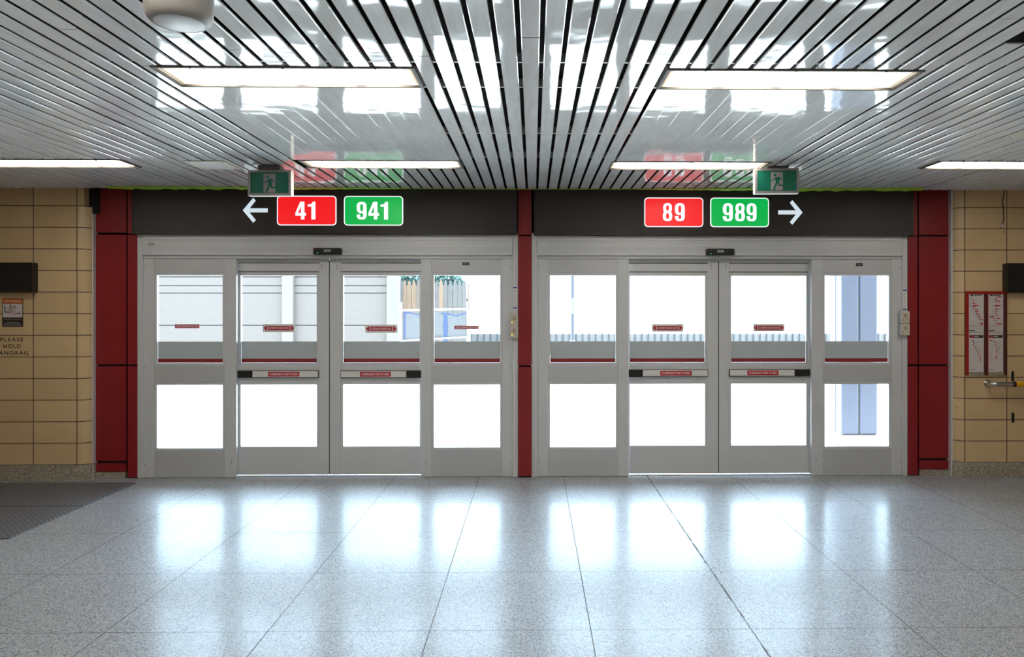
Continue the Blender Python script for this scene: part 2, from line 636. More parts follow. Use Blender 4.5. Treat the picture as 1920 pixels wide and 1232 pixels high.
def abs_loc(o):
    v = Vector()
    while o is not None:
        v = v + o.location
        o = o.parent
    return v


def tag(o, label, cat, group=None, kind=None):
    o['label'] = label
    o['category'] = cat
    if group:
        o['group'] = group
    if kind:
        o['kind'] = kind
    return o


def empty(name, loc, label, cat, group=None, kind=None):
    o = bpy.data.objects.new(name, None)
    o.empty_display_size = 0.1
    COL.objects.link(o)
    o.location = loc
    return tag(o, label, cat, group, kind)


# ================================================================== the hall
CZ = HC + 1.095                                     # underside of the ceiling slats
XL, XR, YB = -6.6, 6.6, -6.0
YF = 6.83                                           # face of the fixed door panels
YS = 6.885                                          # face of the sliding panels

tag(MB().box(XL, XR, YB, 7.02, -0.12, 0.0).build('floor', M['floor']), 'grey speckled terrazzo slab floor reflecting the doors', 'floor', kind='structure')
tag(MB().box(XL - 0.3, XR + 0.3, YB - 0.3, 7.12, 2.98, 3.35).build('roof', M['void']), 'dark slab above the slatted ceiling', 'roof', kind='structure')
tag(MB().box(XL - 0.3, XL, YB, YW, 0, 2.98).build('wall_left', M['tile_left']), 'tan tiled wall along the far side of the hall by the mats', 'wall', kind='structure')
tag(MB().box(XR, XR + 0.3, YB, YW, 0, 2.98).build('wall_right', M['tile_right']), 'tan tiled wall along the side of the hall by the handrail', 'wall', kind='structure')
tag(MB().box(XL - 0.3, XR + 0.3, YB - 0.3, YB, 0, 2.98).build('wall_back', M['tile_right']), 'tan tiled wall behind the viewer', 'wall', kind='structure')

# upper wall over the doors
tag(MB().box(wx(175, 6.85), wx(1783, 6.85), 6.87, 7.10, 2.262, 2.98).build('wall_front', M['void']), 'dark wall behind the black route signs over the doors', 'wall', kind='structure')


# tiled walls beside the doors with rounded end tiles
def tile_wall(name, xa, xb, side, mat, label, notch):
    r = 0.11
    m = MB()
    pts = []
    # plan outline (x, y)
    s = 1 if side > 0 else -1                         # s=+1: wall runs to +x
    end = xa                                          # the end next to the doors
    for i in range(9):
        a = math.radians(90 * i / 8)
        pts.append((end + s * r * (1 - math.sin(a)), YW + r * (1 - math.cos(a))))
    outline = [(xb, YW)] + pts + [(end, 7.10), (xb, 7.10)]

    def extr(poly, z0, z1):
        A = [m.bm.verts.new((p[0], p[1], z0)) for p in poly]
        B = [m.bm.verts.new((p[0], p[1], z1)) for p in poly]
        m.face(A)
        m.face(B)
        for i in range(len(poly)):
            j = (i + 1) % len(poly)
            m.face([A[i], A[j], B[j], B[i]])
    if notch:
        zt = wz(387, YW, 150)
        extr(outline, TZ0, zt)
        q = wx(158, YW)
        extr([(xb, YW), (q, YW), (q + 0.0, 7.10), (xb, 7.10)], zt, 2.98)
    else:
        extr(outline, TZ0, 2.98)
    o = m.build(name, mat, smooth=True)
    tag(o, label, 'wall', kind='structure')
    b = MB()
    out2 = [(xb, YW - 0.006)] + [(p[0] - s * 0.004, p[1] - 0.006) for p in pts] + [(end - s * 0.004, 7.10), (xb, 7.10)]
    A = [b.bm.verts.new((p[0], p[1], 0)) for p in out2]
    B = [b.bm.verts.new((p[0], p[1], TZ0)) for p in out2]
    b.face(A)
    b.face(B)
    for i in range(len(out2)):
        j = (i + 1) % len(out2)
        b.face([A[i], A[j], B[j], B[i]])
    return b


b = tile_wall('wall_front_left', wx(172, YW + 0.05), XL, -1, M['tile_left'], 'tan glazed tile wall beside the doors, with the black display box and notice', True)
tag(b.build('baseboard_left', M['terrazzo_base'], smooth=True), 'speckled terrazzo plinth under the tan tiles behind the rubber mats', 'baseboard', kind='structure')
b = tile_wall('wall_front_right', wx(1787, YW + 0.05), XR, 1, M['tile_right'], 'tan glazed tile wall beside the doors, with the red map cases', False)
tag(b.build('baseboard_right', M['terrazzo_base'], smooth=True), 'speckled terrazzo plinth under the tan tiles below the handrail', 'baseboard', kind='structure')
# dark hollow at the broken corner tile
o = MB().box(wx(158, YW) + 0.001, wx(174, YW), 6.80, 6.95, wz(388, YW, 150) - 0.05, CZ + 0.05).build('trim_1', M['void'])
tag(o, 'dark hollow above the broken rounded corner tile', 'trim', kind='structure')


# ------------------------------------------------------------------ ceiling of long glossy slats
P0, PITCH, SW = 0.0357, 0.0958, 0.0385                # first gap, pitch, half slat width
LIGHTS = [(-1.738, -0.541, 3.330, 3.632), (0.613, 1.806, 3.338, 3.640), (-1.742, -0.545, 5.425, 5.728), (0.585, 1.790, 5.445, 5.748),
          (-4.245, -3.045, 5.425, 5.728), (3.03, 4.23, 5.395, 5.70)]
for lx in (-4.245, -1.738, 0.613, 3.03):  # unseen lamps out of view, added on the same grid to light the hall
    for ly in (1.25, -0.85, -2.95, -5.05):
        LIGHTS.append((lx, lx + 1.197, ly, ly + 0.302))
LIGHTS += [(-4.245, -3.048, 3.33, 3.632), (3.03, 4.227, 3.338, 3.64)]
HOLES = [(1.965, 2.32, 2.2, 3.0)]
slats = MB()
fill = MB()
prof = [(-SW, 0.0065), (-SW, 0.0045), (-SW + 0.0012, 0.0014), (-SW + 0.0045, 0.0), (SW - 0.0045, 0.0), (SW - 0.0012, 0.0014), (SW, 0.0045), (SW, 0.0065)]


def slat_piece(xc, y0, y1, tilt, dz, lo=-9.0, hi=9.0):
    A, B = [], []
    ca, sa = math.cos(tilt), math.sin(tilt)
    for px, pz in prof:
        px = min(max(px, lo), hi)
        x, z = px * ca - pz * sa, px * sa + pz * ca
        A.append(slats.bm.verts.new((xc + x, y0, CZ + z + dz)))
        B.append(slats.bm.verts.new((xc + x, y1, CZ + z + dz)))
    for i in range(len(prof) - 1):
        slats.face([A[i], B[i], B[i + 1], A[i + 1]])
    slats.face(A[::-1])
    slats.face(B)


k0 = int(math.floor((XL - P0) / PITCH)) + 1
k1 = int(math.floor((XR - P0) / PITCH)) - 1
for k in range(k0, k1 + 1):
    xc = P0 + (k + 0.5) * PITCH
    cuts = [(a[2] - 0.004, a[3] + 0.004) for a in LIGHTS + HOLES if a[0] - 0.004 < xc < a[1] + 0.004]
    for a in LIGHTS:
        for edge, sg in ((a[0], -1), (a[1], 1)):
            d = edge - xc
            if abs(d) < SW - 0.004 and (d > -0.004 if sg < 0 else d < 0.004):
                # this slat is notched lengthways by the end of a light
                slat_piece(xc, a[2] - 0.003, a[3] + 0.003, 0.0, 0.0, -9.0 if sg < 0 else d - 0.002, d + 0.002 if sg < 0 else 9.0)
    yend = 6.735 + random.uniform(-0.012, 0.004)
    segs, y = [], YB + 0.01
    for c0, c1 in sorted(cuts):
        if c0 > y:
            segs.append((y, c0, c1))
        y = max(y, c1)
    segs.append((y, yend, None))
    j = YB + random.uniform(0.5, 3.5)
    joints = []
    while j < 6.5:
        joints.append(j)
        j += random.choice((2.4, 3.05, 3.66)) + random.uniform(-0.3, 0.3)
    if random.random() < 0.5:
        joints.append(random.uniform(4.2, 6.2))
    joints.sort()
    for s0, s1, _ in segs:
        pts = [s0] + [q for q in joints if s0 + 0.15 < q < s1 - 0.15] + [s1]
        for q, (a, c) in enumerate(zip(pts, pts[1:])):
            flush = a > 3.6 and c < 5.45 and (-1.75 < xc < -0.54 or 0.61 < xc < 1.81)
            slat_piece(xc, a + (0.0015 if q else 0), c - 0.0015, random.gauss(0, 0.0007 if flush else 0.004), 0.0 if flush else abs(random.gauss(0, 0.0012)))
    # flush strips close the gaps between the lit panels
    for X0, X1, Y0, Y1 in ((-1.74, -0.60, 3.64, 5.42), (0.64, 1.80, 3.645, 5.44)):
        xg = P0 + k * PITCH
        if X0 < xg < X1:
            fill.box(xg - 0.0128, xg + 0.0128, Y0, Y1, CZ + 0.0005, CZ + 0.003)
ceil = slats.build('ceiling', M['slat'])
tag(ceil, 'glossy white ceiling of long narrow metal slats with dark gaps', 'ceiling', kind='structure')
fill.build('filler_strip', M['slat'], ceil)
for yy in (3.285, 3.655, 4.62, 5.35, 1.2, 0.0, -2.0, -4.0):
    MB().box(XL, XR, yy - 0.006, yy + 0.006, CZ + 0.0095, CZ + 0.05).build('carrier_rail', M['slat_trim'], ceil)
tag(MB().box(XL, XR, YB, 6.86, CZ + 0.22, CZ + 0.24).build('ceiling_void', M['void']), 'black void showing through the gaps between ceiling slats', 'ceiling', kind='structure')


# ------------------------------------------------------------------ recessed strip lights
def strip_light(x0, x1, y0, y1, label):
    cx, cy = (x0 + x1) / 2, (y0 + y1) / 2
    t = empty('ceiling_light', (cx, cy, CZ), label, 'light', 'recessed strip lights in the slatted ceiling')
    f = 0.016
    z0, z1 = CZ - 0.004, CZ + 0.006
    m = MB()
    m.box(x0, x1, y0, y0 + f, z0, z1).box(x0, x1, y1 - f, y1, z0, z1)
    m.box(x0, x0 + f, y0 + f, y1 - f, z0, z1).box(x1 - f, x1, y0 + f, y1 - f, z0, z1)
    m.build('light_frame', M['light_frame'], t)
    h = MB()
    h.box(x0, x0 + 0.004, y0, y1, z1, CZ + 0.1).box(x1 - 0.004, x1, y0, y1, z1, CZ + 0.1)
    h.box(x0, x1, y0, y0 + 0.004, z1, CZ + 0.1).box(x0, x1, y1 - 0.004, y1, z1, CZ + 0.1).box(x0, x1, y0, y1, CZ + 0.1, CZ + 0.105)
    h.build('housing', M['white_paint'], t)
    MB().box(x0 + f, x1 - f, y0 + f, y1 - f, CZ + 0.008, CZ + 0.012).build('diffuser', M['diffuser'], t)
    for q in (0.15, 0.5, 0.85):
        MB().lathe([(0, z0 - 0.003), (0.005, z0 - 0.003), (0.006, z0)], x0 + (x1 - x0) * q, y0 + f / 2, 10).build('clip', M['gasket'], t)
    return t


LL = ['large bright strip light next to the white canister',
      'large bright strip light across the ceiling from the canister, above the red 89 sign',
      'narrow-looking strip light just above the green 941 sign',
      'strip light ending beside the running-man exit sign over the green 989 sign',
      'strip light at the ceiling edge above the tiled wall with the notice',
      'strip light at the ceiling edge above the tiled wall with the map cases']
for i, L in enumerate(LIGHTS):
    strip_light(*L, LL[i] if i < 6 else 'unseen strip light behind or beside the viewer, added to light the hall')


# ------------------------------------------------------------------ door set: frames, sidelights, sliding leaves
def frame_set(idx, xl, xr, hx0, hx1, label):
    """xl/xr: outer edges of the posts, hx0/hx1: operator box ends (pixels)"""
    YP = 6.815
    t = empty('door_frame', ((wx(xl, YP) + wx(xr, YP)) / 2, YF, 0), label, 'door frame', kind='structure')
    top = wz(441, YP)
    for a, b2 in ((xl, hx0), (hx1, xr)):
        MB().box(wx(a, YP), wx(b2, YP) + 0.0, YP, 7.0, 0.001, top + 0.02).build('post', M['aluminium'], t, 0.002)
    YO = 6.80
    z0, z1 = wz(479, YO), wz(441, YO) + 0.03
    m = MB()
    x0, x1 = wx(hx0, YO) + 0.001, wx(hx1, YO) - 0.001
    # ribbed extrusion
    prof = [(z1, 0), (wz(450.5, YO), 0), (wz(450.5, YO), 0.006), (wz(451.5, YO), 0.006), (wz(451.5, YO), -0.004), (wz(455, YO), -0.004), (wz(455, YO), 0.0),
            (wz(464.5, YO), 0), (wz(464.5, YO), 0.004), (wz(465.5, YO), 0.004), (wz(465.5, YO), 0), (wz(468, YO), 0), (wz(468, YO), 0.004), (wz(469, YO), 0.004), (wz(469, YO), 0),
            (wz(471.5, YO), 0), (wz(471.5, YO), 0.004), (wz(472.5, YO), 0.004), (wz(472.5, YO), 0), (z0, 0), (z0, 0.20), (z1, 0.20)]
    A = [m.bm.verts.new((x0, YO + q, z)) for z, q in prof]
    B = [m.bm.verts.new((x1, YO + q, z)) for z, q in prof]
    for i in range(len(prof)):
        j = (i + 1) % len(prof)
        m.face([A[i], A[j], B[j], B[i]])
    m.face(A)
    m.face(B)
    op = m.build('operator_box', M['aluminium'], t)
    # small maker's tag on the box: a pointed plate with a dark bar
    u0 = hx0 + 10
    zc = wz(458.7, YO)
    w = 0.062 if idx == 0 else 0.05
    X0 = wx(u0, YO)
    hgt = 0.011
    tagp = MB().prism([(X0, zc - hgt), (X0 + w * 0.78, zc - hgt), (X0 + w, zc), (X0 + w * 0.78, zc + hgt), (X0, zc + hgt)], YO - 0.002, YO + 0.001).build('maker_tag', M['print_grey'] if idx == 0 else M['label_grey'], op)
    MB().box(X0 + 0.006, X0 + w * 0.74, YO - 0.003, YO - 0.001, zc - 0.004, zc + 0.004).build('tag_bar', M['aluminium'], tagp)
    # track lip over the sliding leaves and threshold
    MB().box(x0, x1, YO + 0.02, YO + 0.17, z0 - 0.001 - 0.028, z0 - 0.001).build('track_cover', M['aluminium_dark'], t)
    return t


def pane_block(t, gx0, gx1, zb, zt, yg, mat='glass', name='glass_pane'):
    return MB().box(gx0 - 0.006, gx1 + 0.006, yg, yg + 0.008, zb - 0.006, zt + 0.006).build(name, M[mat], t)


def leaf(name, x0, x1, zlo, zhi, y0, y1, gx0, gx1, ug, lg, bead, label, cat, sliding=None):
    """a glazed aluminium leaf. ug/lg: (bottom, top) of upper and lower glass; bead: width of the glazing bead"""
    t = empty(name, ((x0 + x1) / 2, (y0 + y1) / 2, zlo), label, cat, kind='structure')
    b = bead
    MB().box(x0, gx0 - b, y0, y1, zlo, zhi).build('stile', M['aluminium'], t, 0.0015)
    MB().box(gx1 + b, x1, y0, y1, zlo, zhi).build('stile', M['aluminium'], t, 0.0015)
    m = MB()
    rail_mat = M['aluminium_dark'] if sliding is None else M['aluminium']
    if sliding is None:
        m.box(gx0 - b, gx1 + b, y0 + 0.003, y1, ug[1] + b, zhi)
    else:
        # top rail of the sliding leaf: upper strip and set-back rail with a drip ledge
        zt1 = zhi - 0.034
        m.box(gx0 - b, gx1 + b, y0 + 0.001, y1, zt1, zhi)
        m.box(gx0 - b, gx1 + b, y0 + 0.007, y1, ug[1] + b + 0.012, zt1 - 0.006)
        m.box(gx0 - b, gx1 + b, y0 + 0.012, y1, ug[1] + b - 0.001, ug[1] + b + 0.013)
        m.box(gx0 - b, gx1 + b, y0 + 0.02, y1, zt1 - 0.008, zt1 + 0.001)
    m.build('rail', rail_mat, t, 0.001)
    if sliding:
        for za, zc in ((ug[1] + b + 0.0125, ug[1] + b + 0.0185), (zhi - 0.041, zhi - 0.0375)):  # brown dirt on the ledge, and the recess's shade painted as a dark line
            MB().box(gx0 - b + 0.001, gx1 + b - 0.001, y0 + 0.0045, y0 + 0.012, za, zc).build('grime_shade_line', M['grime_shade'], t)
    MB().box(gx0 - b, gx1 + b, y0 + 0.003, y1, lg[1] + b, ug[0] - b).build('rail', rail_mat, t, 0.001)
    MB().box(gx0 - b, gx1 + b, y0 + 0.003, y1, zlo, lg[0] - b).build('rail', rail_mat, t, 0.001)
    for zb, zt in (ug, lg):
        m = MB()
        yb = y0 + 0.0055
        m.box(gx0 - b + 0.0008, gx0, yb, y1 - 0.008, zb - b + 0.0008, zt + b - 0.0008)
        m.box(gx1, gx1 + b - 0.0008, yb, y1 - 0.008, zb - b + 0.0008, zt + b - 0.0008)
        m.box(gx0, gx1, yb, y1 - 0.008, zt, zt + b - 0.0008)
        m.box(gx0, gx1, yb, y1 - 0.008, zb - b + 0.0008, zb)
        m.build('glazing_bead', M['aluminium'], t)
    yg = y0 + 0.024
    up = pane_block(t, gx0, gx1, ug[0], ug[1], yg)
    pane_block(t, gx0, gx1, lg[0], lg[1], yg)
    zf, zr = ug[0] + (ug[1] - ug[0]) * 0.244, ug[0] + (ug[1] - ug[0]) * 0.047
    MB().box(gx0 + 0.001, gx1 - 0.001, yg - 0.0015, yg - 0.0002, zr, zf).build('frosted_band', M['frost'], up)
    MB().box(gx0 + 0.001, gx1 - 0.001, yg - 0.0015, yg - 0.0002, ug[0] + 0.001, zr).build('red_stripe', M['film_red'], up)
    return t, up, yg


def arrow_sticker(up, yg, u0, u1, v0, v1):
    """grey sticker, two red arrowheads and a red bar reading AUTOMATIC SLIDING DOOR"""
    x0, x1, z0, z1 = wx(u0, yg), wx(u1, yg), wz(v1, yg, u0), wz(v0, yg, u0)
    s = MB().rrect(x0, x1, z0, z1, 0.008, yg - 0.0022, yg - 0.0002).build('arrow_sticker', M['label_grey'], up)
    w, h, zc = x1 - x0, z1 - z0, (z0 + z1) / 2
    r = MB()
    y = yg - 0.0022
    r.prism([(x0 + w * 0.02, zc), (x0 + w * 0.13, zc + h * 0.40), (x0 + w * 0.13, zc - h * 0.40)], y - 0.001, y + 0.0002)
    r.prism([(x1 - w * 0.02, zc), (x1 - w * 0.13, zc + h * 0.40), (x1 - w * 0.13, zc - h * 0.40)], y - 0.001, y + 0.0002)
    r.box(x0 + w * 0.16, x1 - w * 0.16, y - 0.001, y + 0.0002, zc - h * 0.27, zc + h * 0.27)
    # pale frame lines around the bar
    r.build('arrow_marking', M['label_red'], s)
    f = MB()
    f.box(x0 + w * 0.143, x0 + w * 0.154, y - 0.001, y, zc - h * 0.36, zc + h * 0.36).box(x1 - w * 0.154, x1 - w * 0.143, y - 0.001, y, zc - h * 0.36, zc + h * 0.36)
    f.box(x0 + w * 0.143, x1 - w * 0.143, y - 0.001, y, zc + h * 0.30, zc + h * 0.36).box(x0 + w * 0.143, x1 - w * 0.143, y - 0.001, y, zc - h * 0.36, zc - h * 0.30)
    f.text('AUTOMATIC SLIDING DOOR', x0 + w * 0.19, x1 - w * 0.19, zc - h * 0.12, zc + h * 0.12, y - 0.0009, 0.0006, 0.02)
    f.build('lettering', M['label_white'], s)


def back_sticker(up, yg, u0, u1, v0, v1):
    """CAUTION STAND CLEAR sticker for people outside, its text seen from behind"""
    x0, x1, z0, z1 = wx(u0, yg), wx(u1, yg), wz(v1, yg, u0), wz(v0, yg, u0)
    s = MB().rrect(x0, x1, z0, z1, 0.005, yg - 0.0012, yg - 0.0002).build('caution_sticker', M['label_pink'], up)
    w, h, y = x1 - x0, z1 - z0, yg - 0.0012
    MB().text('CAUTION STAND CLEAR', x0 + w * 0.05, x1 - w * 0.05, z0 + h * 0.18, z1 - h * 0.18, y + 0.0001, 0.0006, 0.015, True).build('lettering', M['label_white'], s)


def push_bar(t, y0, ua, ub, ublk, ul0, ul1, va, vb):
    """emergency push bar: dark end cap, silver bar in a dark surround, red label"""
    yb = y0 - 0.022
    z0, z1 = wz(vb, yb), wz(va, yb)
    left = ublk < (ua + ub) / 2
    xa, xb, xk = wx(ua, yb), wx(ub, yb), wx(ublk, yb)
    bar = MB().box(xa, xb, yb + 0.004, y0 + 0.0005, z0, z1).build('push_bar', M['black_plastic'], t, 0.001)
    c = (xa, xk) if left else (xk, xb)
    e = (xk, xb) if left else (xa, xk)
    MB().box(c[0], c[1], yb - 0.008, y0, z0 - 0.001, z1 + 0.001).build('end_cap', M['black_plastic'], bar, 0.004)
    g = 0.005
    MB().box(e[0] + g * (0.3 if left else 1), e[1] - g * (1 if left else 0.3), yb - 0.002, yb + 0.006, z0 + g, z1 - g).build('bar_face', M['bar_face'], bar, 0.002)
    lx0, lx1 = wx(ul0, yb), wx(ul1, yb)
    lb = MB().rrect(lx0, lx1, z0 + 0.011, z1 - 0.011, 0.004, yb - 0.0035, yb - 0.0015).build('red_label', M['label_red'], bar)
    w, zm = lx1 - lx0, (z0 + z1) / 2
    # lettering stays within two levels: joined to the bar as its own piece
    MB().text('IN EMERGENCY PUSH TO OPEN', lx0 + w * 0.06, lx1 - w * 0.06, zm - 0.0105, zm + 0.0105, yb - 0.0034, 0.0008, 0.008).build('lettering', M['label_white'], bar)


def fixed(n, px0, px1, g0, g1, lg0, label, sticker=None, plate=None):
    x0, x1 = wx(px0, YF), wx(px1, YF)
    if n in (1, 3):
        x0 = wx(px0, 6.815) - 0.001
    else:
        x1 = wx(px1, 6.815) + 0.001
    t, up, yg = leaf('window_%d' % n, x0, x1, 0.004, wz(479, YF) - 0.004, YF, YF + 0.048, wx(g0, YF), wx(g1, YF),
                     (wz(680.3, YF), wz(516.5, YF)), (wz(839, YF), wz(721.3, YF)), 0.022, label, 'window')
    if sticker:
        back_sticker(up, yg, *sticker)
    if plate:
        a, c = wx(plate[0], YF), wx(plate[1], YF)
        za, zb = wz(plate[3], YF), wz(plate[2], YF)
        p = MB().box(a, c, YF - 0.0005, YF + 0.0035, za, zb).build('name_plate', M['black_plastic'], t)
        MB().box(a + 0.012, c - 0.012, YF - 0.0012, YF, (za + zb) / 2 - 0.004, (za + zb) / 2 + 0.004).build('plate_print', M['print_grey'], p)
    # screw heads in the stiles
    inner = px1 if n in (1, 3) else px0
    outer = px0 if n in (1, 3) else px1
    sg = 1 if n in (1, 3) else -1
    for uu, vv in ((inner - sg * 9, 863), (inner - sg * 9, 867.5), (outer + sg * 4, 685), (outer + sg * 4, 869), (outer + sg * 4, 501)):
        MB().disc(wx(uu, YF), wz(vv, YF), 0.004, YF - 0.0012, YF + 0.002, 10).build('screw', M['print_dark'], t)
    return t


def slider(n, px0, px1, g0, g1, label, sticker, bar, meet):
    x0, x1 = wx(px0, YS), wx(px1, YS)
    t, up, yg = leaf('door_%d' % n, x0 + 0.0035, x1 - 0.0035, 0.014, wz(486, YS), YS, YS + 0.045, wx(g0, YS), wx(g1, YS),
                     (wz(680, YS), wz(517, YS)), (wz(836.5, YS), wz(720.7, YS)), 0.022, label, 'sliding door', sliding=True)
    arrow_sticker(up, yg, *sticker)
    push_bar(t, YS, *bar)
    # black meeting strip, corner screws and a lock cylinder
    sg = -1 if meet == px1 else 1
    for uu, vv in ((meet + sg * 9, 489), (meet + sg * 14, 497.5), (meet + sg * 14, 502.5)):
        MB().disc(wx(uu, YS), wz(vv, YS), 0.0045, YS - 0.0012, YS + 0.002, 10).build('screw', M['print_dark'], t)
    if sg < 0:
        MB().box(wx(meet, YS) - 0.0035, wx(meet, YS) + 0.0005, YS + 0.004, YS + 0.04, 0.016, wz(488, YS)).build('meeting_seal', M['gasket'], t)
    else:
        MB().box(wx(meet, YS) - 0.0005, wx(meet, YS) + 0.0035, YS + 0.004, YS + 0.04, 0.016, wz(488, YS)).build('meeting_seal', M['gasket'], t)
        MB().disc(wx(meet + 6, YS), wz(716, YS), 0.017, YS - 0.003, YS + 0.002, 20).build('lock_cylinder', M['aluminium'], t, 0.0015)
    return t


frame_set(0, 257.6, 971.5, 267.5, 961, 'aluminium door frame and ribbed operator box under the black 41 and 941 sign')
frame_set(1, 996.6, 1701.5, 1007.5, 1692, 'aluminium door frame and ribbed operator box under the black 89 and 989 sign')
fixed(1, 267.5, 443, 293.5, 417, 0, 'fixed glazed side panel next to the red cladding by the notice', (328, 374, 608, 615.5))
fixed(2, 789.5, 961, 813.5, 937.5, 0, 'fixed glazed side panel showing the picket fence, left of the red centre post', (852, 898, 610.5, 617.5), (867, 880, 492, 497.5))
fixed(3, 1007.5, 1179, 1031.5, 1154.5, 0, 'fixed glazed side panel showing the lamp post, right of the red centre post')
fixed(4, 1521.5, 1692, 1547, 1667, 0, 'fixed glazed side panel showing the blue column outside', None, (1605, 1617.5, 493, 498.5))
slider(1, 441, 617.5, 451, 593.5, 'sliding glass door with a concrete pilaster behind it, below the 41 sign', (493, 553, 607.8, 622.6), (445, 597, 473, 503, 561.5, 694.3, 707.5), 617.5)
slider(2, 617.5, 793, 643, 786.5, 'sliding glass door beside the picket fence view, below the 941 sign', (685, 745, 609, 624), (638, 789, 762, 675, 733, 694.6, 708), 617.5)
slider(3, 1176, 1347.5, 1181.5, 1322, 'sliding glass door below the 89 sign, dark cap at its jamb side', (1222, 1281.5, 607.6, 622.3), (1179, 1328, 1205, 1238, 1297, 693.3, 706.8), 1347.5)
slider(4, 1347.5, 1525, 1371.5, 1512, 'sliding glass door below the 989 sign, next to the blue column panel', (1412, 1471, 607.2, 622), (1368, 1518, 1490, 1401, 1459.5, 693.0, 706.3), 1347.5)
for q, (a, c) in enumerate(((258, 970.5), (997.5, 1701.5))):
    o = MB().box(wx(a, 6.88) + 0.03, wx(c, 6.88) - 0.03, 6.884, 7.02, 0.0002, 0.006).build('trim_%d' % (q + 2), M['bare_metal'])
    tag(o, 'metal threshold under the %s doors' % ('41 and 941' if q == 0 else '89 and 989'), 'threshold', kind='structure')


# motion sensors on the operator boxes
def sensor(u0, u1, va, vb, label):
    YO = 6.80
    y0 = YO - 0.045
    x0, x1, z0, z1 = wx(u0, y0), wx(u1, y0), wz(vb, y0), wz(va, y0)
    t = empty('motion_sensor', ((x0 + x1) / 2, YO, z0), label, 'sensor', 'door motion sensors')
    MB().rrect(x0, x1, z0 + 0.006, z1, 0.012, y0, YO + 0.0002).build('sensor_body', M['black_plastic'], t, 0.003)
    MB().rrect(x0 + 0.002, x1 - 0.002, z0, z0 + 0.014, 0.004, y0 + 0.006, YO + 0.0002).build('sensor_window', M['gasket'], t)
    zc = (z0 + z1) / 2 + 0.004
    xm = (x0 + x1) / 2
    tg = MB().prism([(xm - 0.028, zc - 0.009), (xm + 0.022, zc - 0.009), (xm + 0.034, zc), (xm + 0.022, zc + 0.009), (xm - 0.028, zc + 0.009)], y0 - 0.0012, y0 + 0.001).build('maker_tag', M['label_grey'], t)
    MB().box(xm - 0.022, xm + 0.02, y0 - 0.002, y0 - 0.001, zc - 0.004, zc + 0.004).build('tag_bar', M['black_plastic'], tg)
    MB().disc(x0 + 0.040, z0 + 0.012, 0.004, y0 - 0.001, y0 + 0.004, 10).build('status_light', M['led_green'], t)


sensor(587, 640, 465.5, 477.3, 'black motion sensor with green light over the doors below the 41 sign')
sensor(1325, 1377.5, 465.7, 477.7, 'black motion sensor with green light over the doors below the 89 and 989 signs')


# key switches on the frame posts
def key_switch(u0, u1, va, vm, vb, leds, label):
    Y0 = 6.815
    y = Y0 - 0.035
    x0, x1, z0, zm, z1 = wx(u0, y), wx(u1, y), wz(vb, y, u0), wz(vm, y, u0), wz(va, y, u0)
    t = empty('key_switch', ((x0 + x1) / 2, Y0, z0), label, 'key switch', 'double key switches on the door frames')
    for a, c, key in ((zm + 0.001, z1, 0), (z0, zm - 0.001, 1)):
        h = MB().rrect(x0, x1, a, c, 0.006, y, Y0 - 0.0003).build('switch_housing', M['switch_body'], t, 0.002)
        MB().box(x0 + 0.006, x1 - 0.006, y - 0.002, y + 0.001, a + 0.006, c - 0.006).build('switch_plate', M['switch_plate'], h)
        xm, zk = (x0 + x1) / 2, a + (c - a) * 0.62
        MB().ring(xm, zk, 0.013, 0.016, y - 0.003, y - 0.0018, 20).box(xm - 0.002, xm + 0.002, y - 0.003, y - 0.0018, zk - 0.010, zk + 0.010).build('key_dial', M['print_dark'], h)
        MB().disc(x0 + 0.017, a + (c - a) * 0.27, 0.0065, y - 0.004, y - 0.0018, 12).build('status_light', M['led_yellow'] if leds else M['print_grey'], h)
        MB().disc(x1 - 0.017, a + (c - a) * 0.27, 0.004, y - 0.003, y - 0.0018, 10).build('keyhole', M['print_dark'], h)
    return t


key_switch(956.5, 971.5, 588.5, 611, 634, True, 'pair of stacked key switches with yellow lights beside the red centre post')
key_switch(1689.5, 1706, 583.5, 606.5, 629, False, 'pair of stacked key switches beside the wide red cladding')


def instruction_strip(u0, u1, va, vb, label):
    Y0 = 6.815
    x0, x1, z0, z1 = wx(u0, Y0), wx(u1, Y0), wz(vb, Y0, u0), wz(va, Y0, u0)
    t = MB().box(x0, x1, Y0 - 0.0012, Y0 - 0.0001, z0, z1).build('instruction_label', M['label_white'])
    tag(t, label, 'label', 'narrow instruction stickers on the door frames')
    MB().box(x0, x1, Y0 - 0.0022, Y0 - 0.0011, z0 + 0.002, z0 + 0.016).build('blue_band', M['label_blue'], t)
    MB().box(x0, x1, Y0 - 0.0022, Y0 - 0.0011, z1 - 0.028, z1 - 0.014).build('blue_band', M['label_blue'], t)
    p = MB()
    n = 11
    for i in range(n):
        z = z0 + 0.03 + (z1 - z0 - 0.075) * i / (n - 1)
        p.box(x0 + 0.006, x1 - 0.008 - 0.006 * (i % 3), Y0 - 0.002, Y0 - 0.0011, z, z + 0.005)
    p.build('print', M['print_grey'], t)


instruction_strip(962, 969.5, 535, 579, 'white instruction sticker with blue ends above the key switches by the centre post')
instruction_strip(1693, 1700, 540, 582, 'white instruction sticker with blue ends above the key switches by the wide red cladding')


# ------------------------------------------------------------------ red cladding
def red_cladding(n, boxes, label, toes=()):
    t = empty('trim_%d' % n, (boxes[0][0], 6.83, 0), label, 'cladding', kind='structure')
    for x0, x1, y0, z0, z1 in boxes:
        MB().box(x0, x1, y0, 6.99, z0, z1).build('red_panel', M['red_panel'], t, 0.002)
    X = [b[0] for b in boxes] + [b[1] for b in boxes]
    MB().box(min(X) + 0.004, max(X) - 0.004, 6.87, 6.985, 0.0005, CZ + 0.02).build('backing', M['gasket'], t)
    for x0, x1, y0, z1 in toes:
        MB().box(x0, x1, y0, 6.98, 0.0005, z1).build('plinth', M['terrazzo_base'], t)
    return t


